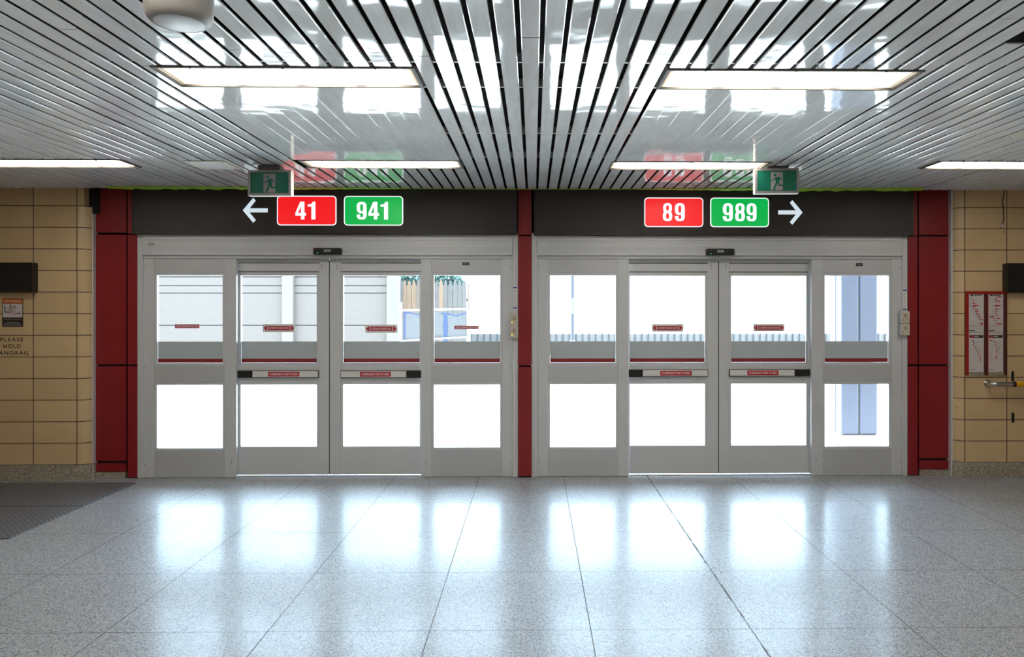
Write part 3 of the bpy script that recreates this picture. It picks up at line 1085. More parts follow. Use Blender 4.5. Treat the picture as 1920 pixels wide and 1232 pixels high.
YR = 6.84
YN = 6.815
ztop = CZ + 0.03
A = (wx(175, YR), wx(236.5, YR))
Bn = (wx(239.5, YN), wx(257.7, YN))
red_cladding(4, [(A[0], A[1], YR, wz(437.5, YR), ztop), (A[0], A[1], YR, wz(682.5, YR), wz(441, YR)), (A[0], A[1], YR, wz(862, YR), wz(686, YR)),
                 (A[0], A[1], YR, wz(882, YR), wz(866.5, YR)),
                 (Bn[0], Bn[1], YN, wz(439, YN), ztop), (Bn[0], Bn[1], YN, wz(682.5, YN), wz(441, YN)), (Bn[0], Bn[1], YN, 0.012, wz(685.5, YN))],
             'red metal cladding column between the notice wall and the doors', [(A[0], A[1], YR - 0.01, wz(883, YR))])
A = (wx(1723, YR), wx(1782.5, YR))
Bn = (wx(1702.3, YN), wx(1720.5, YN))
red_cladding(5, [(A[0], A[1], YR, wz(439.5, YR), ztop), (A[0], A[1], YR, wz(684, YR), wz(442.5, YR)), (A[0], A[1], YR, wz(861.5, YR), wz(687.5, YR)),
                 (A[0], A[1], YR, wz(882, YR), wz(866, YR)),
                 (Bn[0], Bn[1], YN, wz(441, YN), ztop), (Bn[0], Bn[1], YN, wz(684, YN), wz(443, YN)), (Bn[0], Bn[1], YN, 0.012, wz(687.5, YN))],
             'red metal cladding column between the doors and the map cases', [(A[0], A[1], YR - 0.01, wz(883, YR))])
Cc = (wx(971.3, 6.80), wx(996.8, 6.80))
red_cladding(6, [(Cc[0], Cc[1], 6.80, wz(440.2, 6.80), ztop), (Cc[0], Cc[1], 6.80, wz(685, 6.80), wz(442.5, 6.80)), (Cc[0], Cc[1], 6.80, 0.014, wz(688.2, 6.80))],
             'narrow red metal post between the two pairs of sliding doors')
for n, (a, c) in ((7, (171.5, 174.8)), (8, (1783, 1786.8))):
    o = MB().box(wx(a, 6.80), wx(c, 6.80), 6.80, 7.0, 0.001, ztop - 0.02 if n == 8 else wz(389, 6.8)).build('trim_%d' % n, M['aluminium'])
    tag(o, 'thin grey edge strip between red cladding and the tan corner tiles by the %s' % ('notice' if n == 7 else 'map cases'), 'trim', kind='structure')


def sup(x0, x1, z0, z1, a0=0.0, a1=360.0, n=36, e=2.7):
    """points of a squarish oval between the given bounds"""
    cx, cz, rx, rz = (x0 + x1) / 2, (z0 + z1) / 2, (x1 - x0) / 2, (z1 - z0) / 2
    r = []
    for i in range(n + 1):
        a = math.radians(a0 + (a1 - a0) * i / n)
        c, q = math.cos(a), math.sin(a)
        r.append((cx + rx * math.copysign(abs(c) ** (2 / e), c), cz + rz * math.copysign(abs(q) ** (2 / e), q)))
    return r


def digit(m, ch, x0, x1, z0, z1, y0, y1):
    """one bold condensed grotesque digit"""
    wd = {'4': 0.585, '1': 0.42, '9': 0.555, '8': 0.555}[ch]
    T = lambda p: (x0 + (x1 - x0) * p[0] / wd, z0 + (z1 - z0) * p[1])

    def ring(o, i):
        for k in range(len(o) - 1):
            m.prism([T(o[k]), T(o[k + 1]), T(i[k + 1]), T(i[k])], y0, y1)
    if ch == '1':
        m.prism([T(p) for p in ((0.20, 0), (0.42, 0), (0.42, 1), (0.27, 1), (0.23, 0.90), (0.14, 0.855), (0, 0.845), (0, 0.72), (0.20, 0.72))], y0, y1)
    elif ch == '4':
        m.prism([T(p) for p in ((0.305, 0), (0.495, 0), (0.495, 1), (0.305, 1))], y0, y1)
        m.prism([T(p) for p in ((0, 0.21), (0.585, 0.21), (0.585, 0.365), (0, 0.365))], y0 + 0.00005, y1)
        m.prism([T(p) for p in ((0, 0.364), (0.145, 0.364), (0.31, 0.76), (0.31, 1), (0.265, 1))], y0 + 0.0001, y1)
    elif ch == '8':
        ring(sup(0.02, 0.535, 0.455, 1.0), sup(0.195, 0.36, 0.585, 0.875))
        ring(sup(0.0, 0.555, 0.0, 0.56), sup(0.19, 0.365, 0.125, 0.445))
    elif ch == '9':
        ring(sup(0.0, 0.555, 0.345, 1.0), sup(0.195, 0.36, 0.465, 0.87))
        ring(sup(0.0, 0.555, 0.0, 0.56, 180, 360, 20), sup(0.195, 0.36, 0.125, 0.43, 180, 360, 20))
        m.prism([T(p) for p in ((0.36, 0.26), (0.555, 0.26), (0.555, 0.70), (0.36, 0.70))], y0 + 0.00005, y1)


# ------------------------------------------------------------------ black route signs over the doors
YH = 6.745


def route_sign(u0, u1, v1, panels, arrow, label):
    x0, x1, z0, z1 = wx(u0, YH), wx(u1, YH), wz(v1, YH), CZ + 0.012
    t = empty('route_sign', ((x0 + x1) / 2, YH, z0), label, 'sign')
    MB().box(x0, x1, YH, 6.798, z0, z1).build('sign_box', M['sign_black'], t, 0.003)
    e = MB()
    e.box(x0, x0 + 0.012, YH - 0.003, YH + 0.01, z0, z1).box(x1 - 0.012, x1, YH - 0.003, YH + 0.01, z0, z1)
    e.box(x0, x1, YH - 0.003, YH + 0.01, z0, z0 + 0.010)
    e.build('edge_trim', M['black_plastic'], t)
    for pu0, pu1, pv0, pv1, col, txt, us, tv0, tv1 in panels:
        a, c, d, f = wx(pu0, YH), wx(pu1, YH), wz(pv1, YH), wz(pv0, YH)
        p = MB().rrect(a, c, d, f, 0.034, YH - 0.004, YH + 0.0002).build('route_panel', M['route_white'], t, label='%s route panel reading %s' % ('red' if col == 'route_red' else 'green', txt))
        MB().rrect(a + 0.009, c - 0.009, d + 0.009, f - 0.009, 0.027, YH - 0.006, YH - 0.0035).build('colour_field', M[col], p)
        for ch, (ua, ub) in zip(txt, us):
            m = MB()
            digit(m, ch, wx(ua, YH), wx(ub, YH), wz(tv1, YH), wz(tv0, YH), YH - 0.0078, YH - 0.0057)
            m.build('numeral', M['route_white'], p)
    au0, au1, av0, av1, d = arrow
    a, c, zb, zt = wx(au0, YH), wx(au1, YH), wz(av1, YH), wz(av0, YH)
    zc = (zb + zt) / 2
    th = 0.037
    tip, tail = (a, c) if d < 0 else (c, a)
    s = 1 if d < 0 else -1
    hh = (zt - zb) / 2
    # chevron head with square-cut ends plus shaft
    m = MB()
    k = th * 0.707
    hx = tip + s * (hh - k * 0.72)
    m.prism([(tip, zc), (hx, zt - 0.0), (hx + s * k * 0.9, zt - k * 0.9), (tip + s * (k * 1.75), zc)], YH - 0.005, YH + 0.0002)
    m.prism([(tip, zc), (hx, zb + 0.0), (hx + s * k * 0.9, zb + k * 0.9), (tip + s * (k * 1.75), zc)], YH - 0.005, YH + 0.0002)
    m.prism([(tip + s * k, zc + th / 2), (tail, zc + th / 2), (tail, zc - th / 2), (tip + s * k, zc - th / 2)], YH - 0.0052, YH + 0.0002)
    m.build('arrow', M['route_arrow'], t)
    return t


route_sign(247.5, 969.5, 440, [(519.5, 631, 368, 423.5, 'route_red', '41', ((554.3, 574.3), (577.5, 591.8)), 379.2, 412.3), (645, 756, 368.3, 423.6, 'route_green', '941', ((669.2, 687.6), (691, 711), (713.6, 727.8)), 379.2, 412.3)],
           (455.5, 502, 372.5, 418.5, -1), 'long black overhead sign reading 41 and 941, its arrow pointing towards the notice')
route_sign(1001.5, 1712.5, 441, [(1208, 1318.5, 370, 425.5, 'route_red', '89', ((1242.6, 1260.2), (1265.2, 1283.6)), 380.6, 414.4), (1331.5, 1441.5, 370, 425.5, 'route_green', '989', ((1355, 1373.7), (1378, 1396.2), (1399.6, 1418)), 380.6, 414.4)],
           (1459, 1504.5, 374.5, 420.5, 1), 'long black overhead sign reading 89 and 989, its arrow pointing towards the map cases')


# ------------------------------------------------------------------ running-man exit signs
def exit_sign(u0, u1, va, vb, cu0, cu1, cv0, cv1, turn, label):
    Y = 5.60
    x0, x1, z0, z1 = wx(u0, Y), wx(u1, Y), wz(vb, Y, u0), wz(va, Y, u0)
    cx, w, h = (x0 + x1) / 2, x1 - x0, z1 - z0
    t = empty('exit_sign', (cx, Y, z0), label, 'exit sign', 'running-man exit signs under the ceiling')
    # built square-on around the root, then turned a little with the root
    fr = 0.019
    MB().box(x0, x1, Y + 0.004, Y + 0.062, z0, z1).build('case', M['exit_rim'], t, 0.003)
    m = MB()
    m.box(x0 + 0.002, x1 - 0.002, Y - 0.004, Y + 0.006, z1 - fr, z1 - 0.002).box(x0 + 0.002, x1 - 0.002, Y - 0.004, Y + 0.006, z0 + 0.002, z0 + fr)
    m.box(x0 + 0.002, x0 + fr, Y - 0.004, Y + 0.006, z0 + fr, z1 - fr).box(x1 - fr, x1 - 0.002, Y - 0.004, Y + 0.006, z0 + fr, z1 - fr)
    m.build('face_frame', M['exit_case'], t)
    fp = MB().box(x0 + fr, x1 - fr, Y + 0.001, Y + 0.0045, z0 + fr, z1 - fr).build('face_panel', M['exit_green'], t)
    fx0, fz1 = x0 + fr, z1 - fr
    sx, sz = (w - 2 * fr) / 990.0, (h - 2 * fr) / 515.0

    def q(px, pz):
        return (fx0 + (px - 395) * sx, fz1 - (pz - 395) * sz)
    a, c = q(737, 890), q(1040, 430)
    MB().box(a[0], c[0], Y + 0.0002, Y + 0.0012, a[1], c[1]).build('doorway', M['exit_pale'], fp)
    r = MB()
    y0, y1 = Y - 0.0008, Y + 0.0004
    s1 = sx * 1.0
    hd = q(846, 505)
    r.disc(hd[0], hd[1], 36 * s1, y0, y1, 18)
    r.stroke([q(752, 642), q(805, 634), q(858, 580), q(955, 568), q(1005, 632)], 27 * s1, y0, y1)
    r.prism([q(838, 575), q(870, 556), q(960, 556), q(958, 600), q(945, 690), q(868, 690)], y0, y1)
    r.stroke([q(892, 675), q(862, 760), q(815, 862)], 46 * s1, y0, y1)
    r.stroke([q(815, 872), q(845, 886)], 24 * s1, y0, y1)
    r.stroke([q(925, 675), q(943, 765), q(1060, 772)], 40 * s1, y0, y1)
    r.build('running_figure', M['exit_green'], fp)
    # ceiling canopy
    ca, cb = wx(cu0, Y + 0.03), wx(cu1, Y + 0.03)
    zc0, zc1 = z1, wz(cv0, Y + 0.03, u0)
    MB().rrect(ca, cb, zc0 + 0.0005, zc1, 0.008, Y - 0.005, Y + 0.065).build('canopy', M['canopy_grey'], t, 0.002)
    MB().box((ca + cb) / 2 - 0.045, (ca + cb) / 2 + 0.045, Y + 0.005, Y + 0.055, zc1 - 0.002, CZ + 0.0005).build('mount_block', M['canopy_grey'], t)
    t.rotation_euler = (0, 0, turn)
    return t


exit_sign(464.3, 546, 318.3, 367, 486, 528, 311, 318, math.radians(-1.0), 'green running-man exit sign hanging over the white arrow and red 41')
exit_sign(1416, 1497.5, 315.2, 362.5, 1438, 1476, 308, 314, math.radians(-4.0), 'green running-man exit sign hanging over the green 989 and arrow')


# ------------------------------------------------------------------ ceiling fittings
cxx, cyy = wx(336, 1.95), 1.95
t = empty('ceiling_canister', (cxx, cyy, 2.32), 'white cylindrical canister hanging from the ceiling at the top edge', 'ceiling fixture')
R = 0.085
MB().lathe([(0.062, 2.330), (0.070, 2.332), (0.078, 2.340), (0.083, 2.352), (R, 2.372), (R, 2.60), (0.06, 2.64), (0, 2.64)], cxx, cyy, 64).build('body', M['canister'], t, smooth=True)
MB().lathe([(0, 2.3285), (0.052, 2.3285), (0.0625, 2.3305), (0.0625, 2.34), (0, 2.34)], cxx, cyy, 64).build('bottom_disc', M['white_paint'], t, smooth=True)  # paler than the body: daylight reflected from below is put into its colour
MB().lathe([(0, 2.638), (0.03, 2.638), (0.03, CZ - 0.002), (0, CZ - 0.002)], cxx, cyy, 24).build('stem', M['canister'], t, smooth=True)


def ceiling_speaker(x0, y0, label, w=0.305):
    t = empty('ceiling_speaker', (x0 + w / 2, y0 + w / 2, CZ), label, 'ceiling speaker', 'square cream speaker plates in the ceiling')
    MB().box(x0, x0 + w, y0, y0 + w, CZ - 0.006, CZ - 0.0005).build('square_plate', M['cream_paint'], t, 0.001)
    m = MB().lathe([(0, CZ - 0.0075), (0.085, CZ - 0.0075), (0.095, CZ - 0.006)], x0 + w / 2, y0 + w / 2, 40)
    m.build('round_grille', M['label_grey'], t, label='round beige speaker grille')
    for a in (0.03, w - 0.03):
        for c in (0.03, w - 0.03):
            MB().lathe([(0, CZ - 0.008), (0.005, CZ - 0.008), (0.006, CZ - 0.006)], x0 + a, y0 + c, 10).build('screw', M['print_dark'], t)


ceiling_speaker(-2.60, 5.46, 'square cream ceiling speaker plate between two strip lights, near the exit sign by 41')
ceiling_speaker(3.0, 4.33, 'square cream ceiling speaker plate at the ceiling edge above the map case wall')

# green masking tape along the ends of the slats
m = MB()
xa, xb = wx(205, 6.66), wx(1727, 6.66)
n = 150
top, bot = [], []
for i in range(n + 1):
    x = xa + (xb - xa) * i / n
    e = abs(2 * i / n - 1)
    wob = 0.006 * math.sin(i * 0.9) + random.uniform(-0.004, 0.004) * (1 + 2 * e)
    wd = 0.018 + 0.05 * max(0.0, e - 0.25) + (random.uniform(0, 0.03) if e > 0.3 else 0)
    yc = 6.69 + wob * e - 0.07 * e
    sag = 0.003 + (random.uniform(0.004, 0.018) * min(1, (e - 0.3) * 3) if e > 0.3 else 0)
    top.append(m.bm.verts.new((x, yc - wd / 2, CZ - 0.0035)))
    bot.append(m.bm.verts.new((x, yc + wd / 2, CZ - 0.0035 - sag)))
for i in range(n):
    m.face([top[i], top[i + 1], bot[i + 1], bot[i]])
o = m.build('masking_tape', M['tape'])
sm = o.modifiers.new('thickness', 'SOLIDIFY')
sm.thickness = 0.0012
tag(o, 'lime green masking tape stuck along the ceiling slats above the route signs', 'tape')


# ------------------------------------------------------------------ rubber mats by the tiled wall
def floor_mat(x0, x1, y0, y1, label):
    o = MB().box(x0, x1, y0, y1, 0.0003, 0.010).build('floor_mat', M['rubber'], bevel=0.004)
    tag(o, label, 'mat', 'ribbed rubber mats by the tiled wall')


floor_mat(-4.645, -3.575, 5.03, 5.835, 'dark ribbed rubber mat whose end juts furthest into the terrazzo, below the notice')
floor_mat(-4.645, -3.575, 5.85, 6.63, 'dark ribbed rubber mat running up to the terrazzo plinth and red cladding')
floor_mat(-5.72, -4.653, 5.848, 6.63, 'dark ribbed rubber mat along the plinth, beyond the second seam from the doors')
floor_mat(-5.72, -4.653, 5.03, 5.84, 'dark ribbed rubber mat beside the one that juts into the terrazzo')


# ------------------------------------------------------------------ things on the tiled wall with the notice
def display_box(x0, x1, z0, z1, label):
    t = MB().box(x0, x1, 6.655, YW - 0.0003, z0, z1).build('display_box', M['screen_black'], bevel=0.004)
    tag(t, label, 'display', 'blank black display boxes on the tiled walls')
    MB().box(x0 + 0.012, x1 - 0.012, 6.6535, 6.656, z0 + 0.012, z1 - 0.012).build('dark_screen', M['black_plastic'], t)


display_box(-5.35, wx(61, 6.655), wz(548.3, 6.655, 30), wz(492.2, 6.655, 30), 'blank black display box above the escalator notice')
display_box(wx(1889, 6.655), 5.25, wz(548.5, 6.655, 1900), wz(493.5, 6.655, 1900), 'blank black display box beside the red map cases')

y0 = YW - 0.0003
nx0, nx1, nz0, nz1 = wx(4.6, YW), wx(43.6, YW), wz(612.8, YW, 24), wz(560.3, YW, 24)
t = MB().rrect(nx0, nx1, nz0, nz1, 0.006, y0 - 0.003, y0).build('notice', M['print_dark'])
tag(t, 'small notice with orange header and escalator drawing on the tan tiles', 'notice')
w, h = nx1 - nx0, nz1 - nz0


def nq(fx, fz):
    return (nx0 + w * fx, nz1 - h * fz)


y = y0 - 0.003
a, c = nq(0.02, 0.155), nq(0.98, 0.02)
hd = MB().box(a[0], c[0], y - 0.0008, y + 0.0003, a[1], c[1]).build('header_band', M['print_orange'], t)
a, c = nq(0.12, 0.105), nq(0.88, 0.058)
MB().text('COVID-19 PRECAUTIONS', a[0], c[0], a[1], c[1], y - 0.0007, 0.0005, 0.01).build('lettering', M['paper'], hd)
a, c = nq(0.03, 0.665), nq(0.97, 0.175)
bd = MB().box(a[0], c[0], y - 0.0008, y + 0.0003, a[1], c[1]).build('picture_panel', M['paper'], t)
m = MB()
yy0, yy1 = y - 0.0016, y - 0.0007
m.stroke([nq(0.20, 0.44), nq(0.32, 0.44), nq(0.50, 0.27), nq(0.62, 0.27)], 0.0045, yy0, yy1)
m.stroke([nq(0.20, 0.50), nq(0.36, 0.50), nq(0.55, 0.33), nq(0.64, 0.33)], 0.0045, yy0, yy1)
m.stroke([nq(0.20, 0.44), nq(0.18, 0.47), nq(0.20, 0.50)], 0.0045, yy0, yy1)
m.stroke([nq(0.62, 0.27), nq(0.67, 0.30), nq(0.64, 0.33)], 0.0045, yy0, yy1)
m.stroke([nq(0.135, 0.32), nq(0.135, 0.49)], 0.0075, yy0, yy1)
m.disc(*nq(0.135, 0.285), 0.006, yy0, yy1, 12)
m.stroke([nq(0.385, 0.25), nq(0.385, 0.36)], 0.0075, yy0, yy1)
m.disc(*nq(0.385, 0.225), 0.006, yy0, yy1, 12)
m.stroke([nq(0.19, 0.345), nq(0.33, 0.345)], 0.003, yy0, yy1)
m.text('5', *[nq(0.545, 0)[0], nq(0.60, 0)[0]], nq(0, 0.535)[1], nq(0, 0.475)[1], yy1, 0.0009)
m.box(nq(0.73, 0)[0], nq(0.88, 0)[0], yy0, yy1, nq(0, 0.475)[1], nq(0, 0.46)[1]).box(nq(0.73, 0)[0], nq(0.89, 0)[0], yy0, yy1, nq(0, 0.54)[1], nq(0, 0.505)[1])
m.build('escalator_drawing', M['print_dark'], bd)
m = MB().stroke([nq(0.575, 0.41), nq(0.70, 0.505), nq(0.575, 0.60), nq(0.45, 0.505), nq(0.575, 0.41)], 0.0035, yy0, yy1)
m.build('red_diamond', M['label_red'], bd)
m = MB()
a, c = nq(0.09, 0.765), nq(0.91, 0.705)
m.text('Escalator Distancing', a[0], c[0], a[1], c[1], y + 0.0001, 0.0008, 0.012)
for fx, fz in ((0.22, 0.825), (0.10, 0.88), (0.06, 0.935)):
    a, c = nq(fx, fz + 0.022), nq(1 - fx, fz)
    m.box(a[0], c[0], y - 0.0006, y + 0.0001, a[1], c[1])
m.build('lettering', M['print_grey'], t)

m = MB()
for s, u0, u1, va, vb in (('PLEASE', 0.6, 43.8, 633, 640.3), ('HOLD', 6.5, 39.0, 645.4, 653), ('HANDRAIL', -10.5, 54.8, 658.3, 665.4)):
    m.text(s, wx(u0, YW), wx(u1, YW), wz(vb, YW, 24), wz(va, YW, 24), YW - 0.0002, 0.0008, 0.014, spacing=1.25)
o = m.build('wall_lettering', M['print_brown'])
tag(o, 'brown painted words PLEASE HOLD HANDRAIL on the tan tiles', 'lettering')


# ------------------------------------------------------------------ things on the tiled wall with the maps
def map_case(u0, u1, p0, p1, right_dark, header, rows, route, label):
    Y = 6.705
    x0, x1, z0, z1 = wx(u0, Y), wx(u1, Y), wz(703.8, Y, 1850), wz(546.2, Y, 1850)
    a, c = wx(p0, Y), wx(p1, Y)
    t = empty('map_case', ((x0 + x1) / 2, YW, z0), label, 'map case')
    zt, zb = wz(551.2, Y, 1850), wz(697.5, Y, 1850)
    m = MB()
    m.box(x0, x1, Y, YW - 0.0004, zt, z1).box(x0, a, Y, YW - 0.0004, z0, zt)
    m.build('red_frame', M['map_red'], t, 0.002)
    m = MB().box(c, x1, Y + 0.001, YW - 0.0004, z0 + 0.001, zt)
    m.build('side_frame', M['map_maroon'], t, 0.002, label='dark maroon side of the frame')
    m = MB().box(a, c, Y + 0.003, YW - 0.0004, z0, zb)
    cl = m.build('metal_clip', M['bare_metal'], t)
    MB().disc((a + c) / 2 + 0.01, (z0 + zb) / 2, 0.006, Y, Y + 0.004, 12).build('rivet', M['label_white'], cl)
    yp = Y + 0.012
    zm = wz(626.3, Y, 1850)
    pa = MB().box(a, c, yp, yp + 0.002, zm + 0.001, zt).build('timetable_sheet', M['paper'], t)
    pb = MB().box(a, c, yp, yp + 0.002, zb, zm - 0.001).build('route_map_sheet', M['paper'], t)
    W, H = c - a, zt - zm
    d = MB()
    d.box(a + W * 0.16, a + W * 0.32, yp - 0.0008, yp, zt - H * 0.05, zt - H * 0.015)
    d.box(a + W * 0.38, a + W * (0.84), yp - 0.0008, yp, zt - H * 0.04, zt - H * 0.02)
    d.box(a + W * 0.05, a + W * 0.44, yp - 0.0008, yp, zt - H * 0.93, zt - H * 0.905)
    d.build('heading_print', M['print_dark'], pa)
    r, g = MB(), MB()
    for fx, fz, ln in rows:
        r.box(a + W * fx, a + W * min(0.97, fx + ln), yp - 0.0008, yp, zt - H * fz - 0.0045, zt - H * fz + 0.0045)
        g.box(a + W * max(0.04, fx - 0.25), a + W * (fx - 0.04), yp - 0.0006, yp, zt - H * fz - 0.0014, zt - H * fz + 0.0014)
    for i in range(3):
        g.box(a + W * 0.04, a + W * 0.92, yp - 0.0006, yp, zt - H * (0.79 + 0.035 * i) - 0.0012, zt - H * (0.79 + 0.035 * i) + 0.0012)
    g.box(a + W * 0.04, a + W * 0.88, yp - 0.0006, yp, zt - H * 0.965, zt - H * 0.95)
    g.stroke([(a + W * rows[i][0] - W * 0.02, zt - H * rows[i][1]) for i in range(len(rows))], 0.002, yp - 0.0007, yp, False)
    r.build('red_print', M['label_red'], pa)
    g.build('print', M['print_grey'], pa)
    H2 = zm - zb
    hb = MB().box(a + W * 0.07, a + W * 0.96, yp - 0.001, yp, zm - H2 * 0.105, zm - H2 * 0.03).build('route_heading', M['print_dark'], pb)
    MB().box(a + W * 0.10, a + W * 0.34, yp - 0.0018, yp - 0.0008, zm - H2 * 0.095, zm - H2 * 0.042).build('red_number', M['label_red'], pb)
    MB().box(a + W * 0.38, a + W * 0.66, yp - 0.0018, yp - 0.0008, zm - H2 * 0.078, zm - H2 * 0.058).build('heading_print', M['paper'], pb)
    q = lambda fx, fz: (a + W * fx, zm - H2 * fz)
    MB().stroke([q(*p) for p in route], 0.0042, yp - 0.001, yp).disc(*q(*route[0]), 0.007, yp - 0.0012, yp, 10).build('red_route', M['label_red'], pb)
    g = MB()
    rr = random.Random(len(label))
    for i in range(16):
        fx, fz = rr.uniform(0.08, 0.7), rr.uniform(0.16, 0.78)
        p = q(fx, fz)
        g.box(p[0], p[0] + W * rr.uniform(0.1, 0.24), yp - 0.0006, yp, p[1] - 0.0012, p[1] + 0.0012)
    for i in range(4):
        p1, p2 = q(rr.uniform(0.1, 0.4), rr.uniform(0.2, 0.7)), q(rr.uniform(0.5, 0.9), rr.uniform(0.2, 0.7))
        g.stroke([p1, (p2[0], p1[1]), p2], 0.0012, yp - 0.0006, yp, False)
    g.box(*[q(0.08, 0)[0], q(0.48, 0)[0]], yp - 0.0006, yp, q(0, 0.945)[1], q(0, 0.93)[1])
    g.build('map_print', M['print_grey'], pb)
    return t


map_case(1812.2, 1851.3, 1816.8, 1846.2, False, '', [(0.22, 0.10, 0.05), (0.32, 0.15, 0.07), (0.32, 0.23, 0.13), (0.33, 0.285, 0.35), (0.33, 0.31, 0.14), (0.32, 0.35, 0.1), (0.40, 0.395, 0.22), (0.46, 0.435, 0.22),
         (0.52, 0.48, 0.1), (0.60, 0.52, 0.1), (0.66, 0.56, 0.1), (0.73, 0.605, 0.08), (0.80, 0.645, 0.14), (0.80, 0.73, 0.13), (0.80, 0.755, 0.13)],
         [(0.30, 0.18), (0.34, 0.22), (0.36, 0.30), (0.50, 0.38), (0.66, 0.52), (0.78, 0.62), (0.79, 0.72)], 'red-framed map case with a diagonal red route line, nearer the doors')
map_case(1852.2, 1888.3, 1853.4, 1882.6, True, '', [(0.60, 0.075, 0.3), (0.50, 0.13, 0.1), (0.50, 0.18, 0.3), (0.50, 0.285, 0.35), (0.51, 0.305, 0.15), (0.50, 0.38, 0.2), (0.50, 0.435, 0.08), (0.50, 0.485, 0.08),
         (0.58, 0.53, 0.12), (0.15, 0.565, 0.28), (0.34, 0.61, 0.06), (0.60, 0.61, 0.2), (0.52, 0.665, 0.07), (0.55, 0.745, 0.36)],
         [(0.20, 0.17), (0.36, 0.19), (0.46, 0.20), (0.52, 0.24), (0.58, 0.30), (0.60, 0.46), (0.58, 0.58), (0.62, 0.64), (0.52, 0.66), (0.54, 0.60)], 'red-framed map case with a looped red route line, next to the black display box')

# handrail with chrome return and yellow sleeve
YRr = 6.645
zr = wz(720.5, YRr, 1880)
xs = wx(1862, YRr)
t = empty('handrail', (xs + 0.5, YW, zr), 'steel handrail with rounded chrome end and yellow sleeve below the map cases', 'handrail')
rr = 0.022
xc = wx(1899, YRr)
path = [(xs, YW - 0.001, zr), (xs, YRr + 0.035, zr)] + [(xs + 0.035 * (1 - math.cos(a)), YRr + 0.035 * (1 - math.sin(a)), zr) for a in [math.radians(q) for q in range(10, 91, 10)]] + [(xc, YRr, zr)]
MB().tube(path, rr, 20).build('chrome_end', M['chrome'], t, smooth=True)
MB().tube([(xs, YW - 0.006, zr), (xs, YW - 0.0005, zr)], 0.034, 24).build('wall_flange', M['chrome'], t, smooth=True)
MB().tube([(xc - 0.003, YRr, zr), (xc + 0.022, YRr, zr)], rr + 0.003, 20).build('black_collar', M['gasket'], t, smooth=True)
MB().tube([(xc + 0.02, YRr, zr), (XR - 0.05, YRr, zr)], rr + 0.0015, 20).build('yellow_sleeve', M['yellow'], t, smooth=True)
for xx in (5.3, 6.3):
    MB().tube([(xx, YW - 0.001, zr - 0.05), (xx, YRr + 0.01, zr - 0.05), (xx, YRr, zr - 0.02)], 0.008, 10).build('wall_bracket', M['chrome'], t, smooth=True)
for va, vb, uu, lab in ((696, 714.5, 1898.3, 'short black rubber strip on the tiles just above the handrail'), (773.5, 792.5, 1898.8, 'short black rubber strip on the tiles below the handrail')):
    o = MB().rrect(wx(uu - 2.3, YW), wx(uu + 2.3, YW), wz(vb, YW, 1898), wz(va, YW, 1898), 0.008, YW - 0.006, YW - 0.0003).build('wall_strip', M['gasket'])
    tag(o, lab, 'strip', 'black rubber strips on the tiles')

# loose wire with a pale stub above the map cases
xw = wx(1881, YW - 0.01)
pts = [(wx(1883, YW), YW - 0.006, CZ + 0.01)]
for vv, uu in ((366, 1881.5), (374, 1879.5), (380, 1879), (388, 1880.5), (398, 1881), (412, 1881.5), (420, 1878)):
    pts.append((wx(uu, YW), YW - 0.006, wz(vv, YW, 1880)))
t = MB().tube(pts, 0.0045, 8).build('loose_wire', M['print_dark'])
tag(t, 'loose dark wire with pale yellow stub hanging down the tiles above the map cases', 'wire')
MB().disc(wx(1877.5, YW), wz(424.5, YW, 1880), 0.019, YW - 0.022, YW - 0.0003, 16).build('stub', M['switch_plate'], t, 0.005)


# ================================================================== outside the doors
tag(MB().box(-45, 45, 7.02, 75, -0.14, -0.005).build('pavement', M['pavement']), 'bright sunlit pavement outside the doors', 'pavement', kind='structure')

# concrete retaining wall
Yc = 18.0
t = empty('concrete_wall', (-9, Yc, 0), 'pale concrete wall with grooves and pilasters beyond the 41 doors', 'concrete wall')
xr = wx(748, Yc)
x_l = -17.0
lev = [-0.005, wz(609.8, Yc), wz(549.8, Yc), wz(535.8, Yc), wz(519.5, Yc), 3.3]
m = MB()
for a, c in zip(lev, lev[1:]):
    m.box(x_l, xr - 0.01, Yc, Yc + 0.3, a + 0.012, c - 0.012)
m.build('panel_course', M['concrete'], t)
MB().box(x_l, xr - 0.01, Yc + 0.02, Yc + 0.28, -0.005, 3.29).build('core', M['concrete_groove'], t)
for a, c in ((528.5, 549.3), (725, 747.5), (240, 262)):
    MB().box(wx(a, Yc - 0.12), wx(c, Yc - 0.12), Yc - 0.12, Yc + 0.1, -0.005, 3.35).build('pilaster', M['concrete_light'], t)

# wooden picket fence
Yp = 20.0
s = Yp / F
px = [751.8, 758.5, 767, 775.9, 784.2, 792.7, 801.3, 810, 818.6, 826.8, 835.3, 844.2, 853.2, 861.8, 870.7, 878.5]
t = empty('picket_fence', (wx(815, Yp), Yp, 0), 'wooden picket fence with pointed boards behind the tarped gate', 'fence')
for i, u in enumerate(px):
    hw = (4.15 if i < 15 else 1.4) * s
    x = wx(u, Yp)
    zt = wz(524.5 + (i * 7 % 3) * 0.8, Yp)
    zs = wz(537.5 + (i * 5 % 3) * 0.8, Yp)
    mt = 'wood_new' if i in (1, 2, 3, 9) else ('wood_mid' if i in (4, 5, 15) else 'wood_old')
    MB().prism([(x - hw, 0), (x + hw, 0), (x + hw, zs), (x + hw * 0.25, zt), (x - hw * 0.25, zt), (x - hw, zs)], Yp + 0.007 * (i % 2), Yp + 0.022 + 0.003 * (i % 2)).build('picket', M[mt], t)
MB().box(wx(748.5, Yp), wx(875, Yp), Yp + 0.0255, Yp + 0.0258 + 0.012, 0.02, wz(541, Yp)).build('added_gap_backing', M['bark'], t)  # added dark sheet, no fence part: keeps bright sky out of the gaps
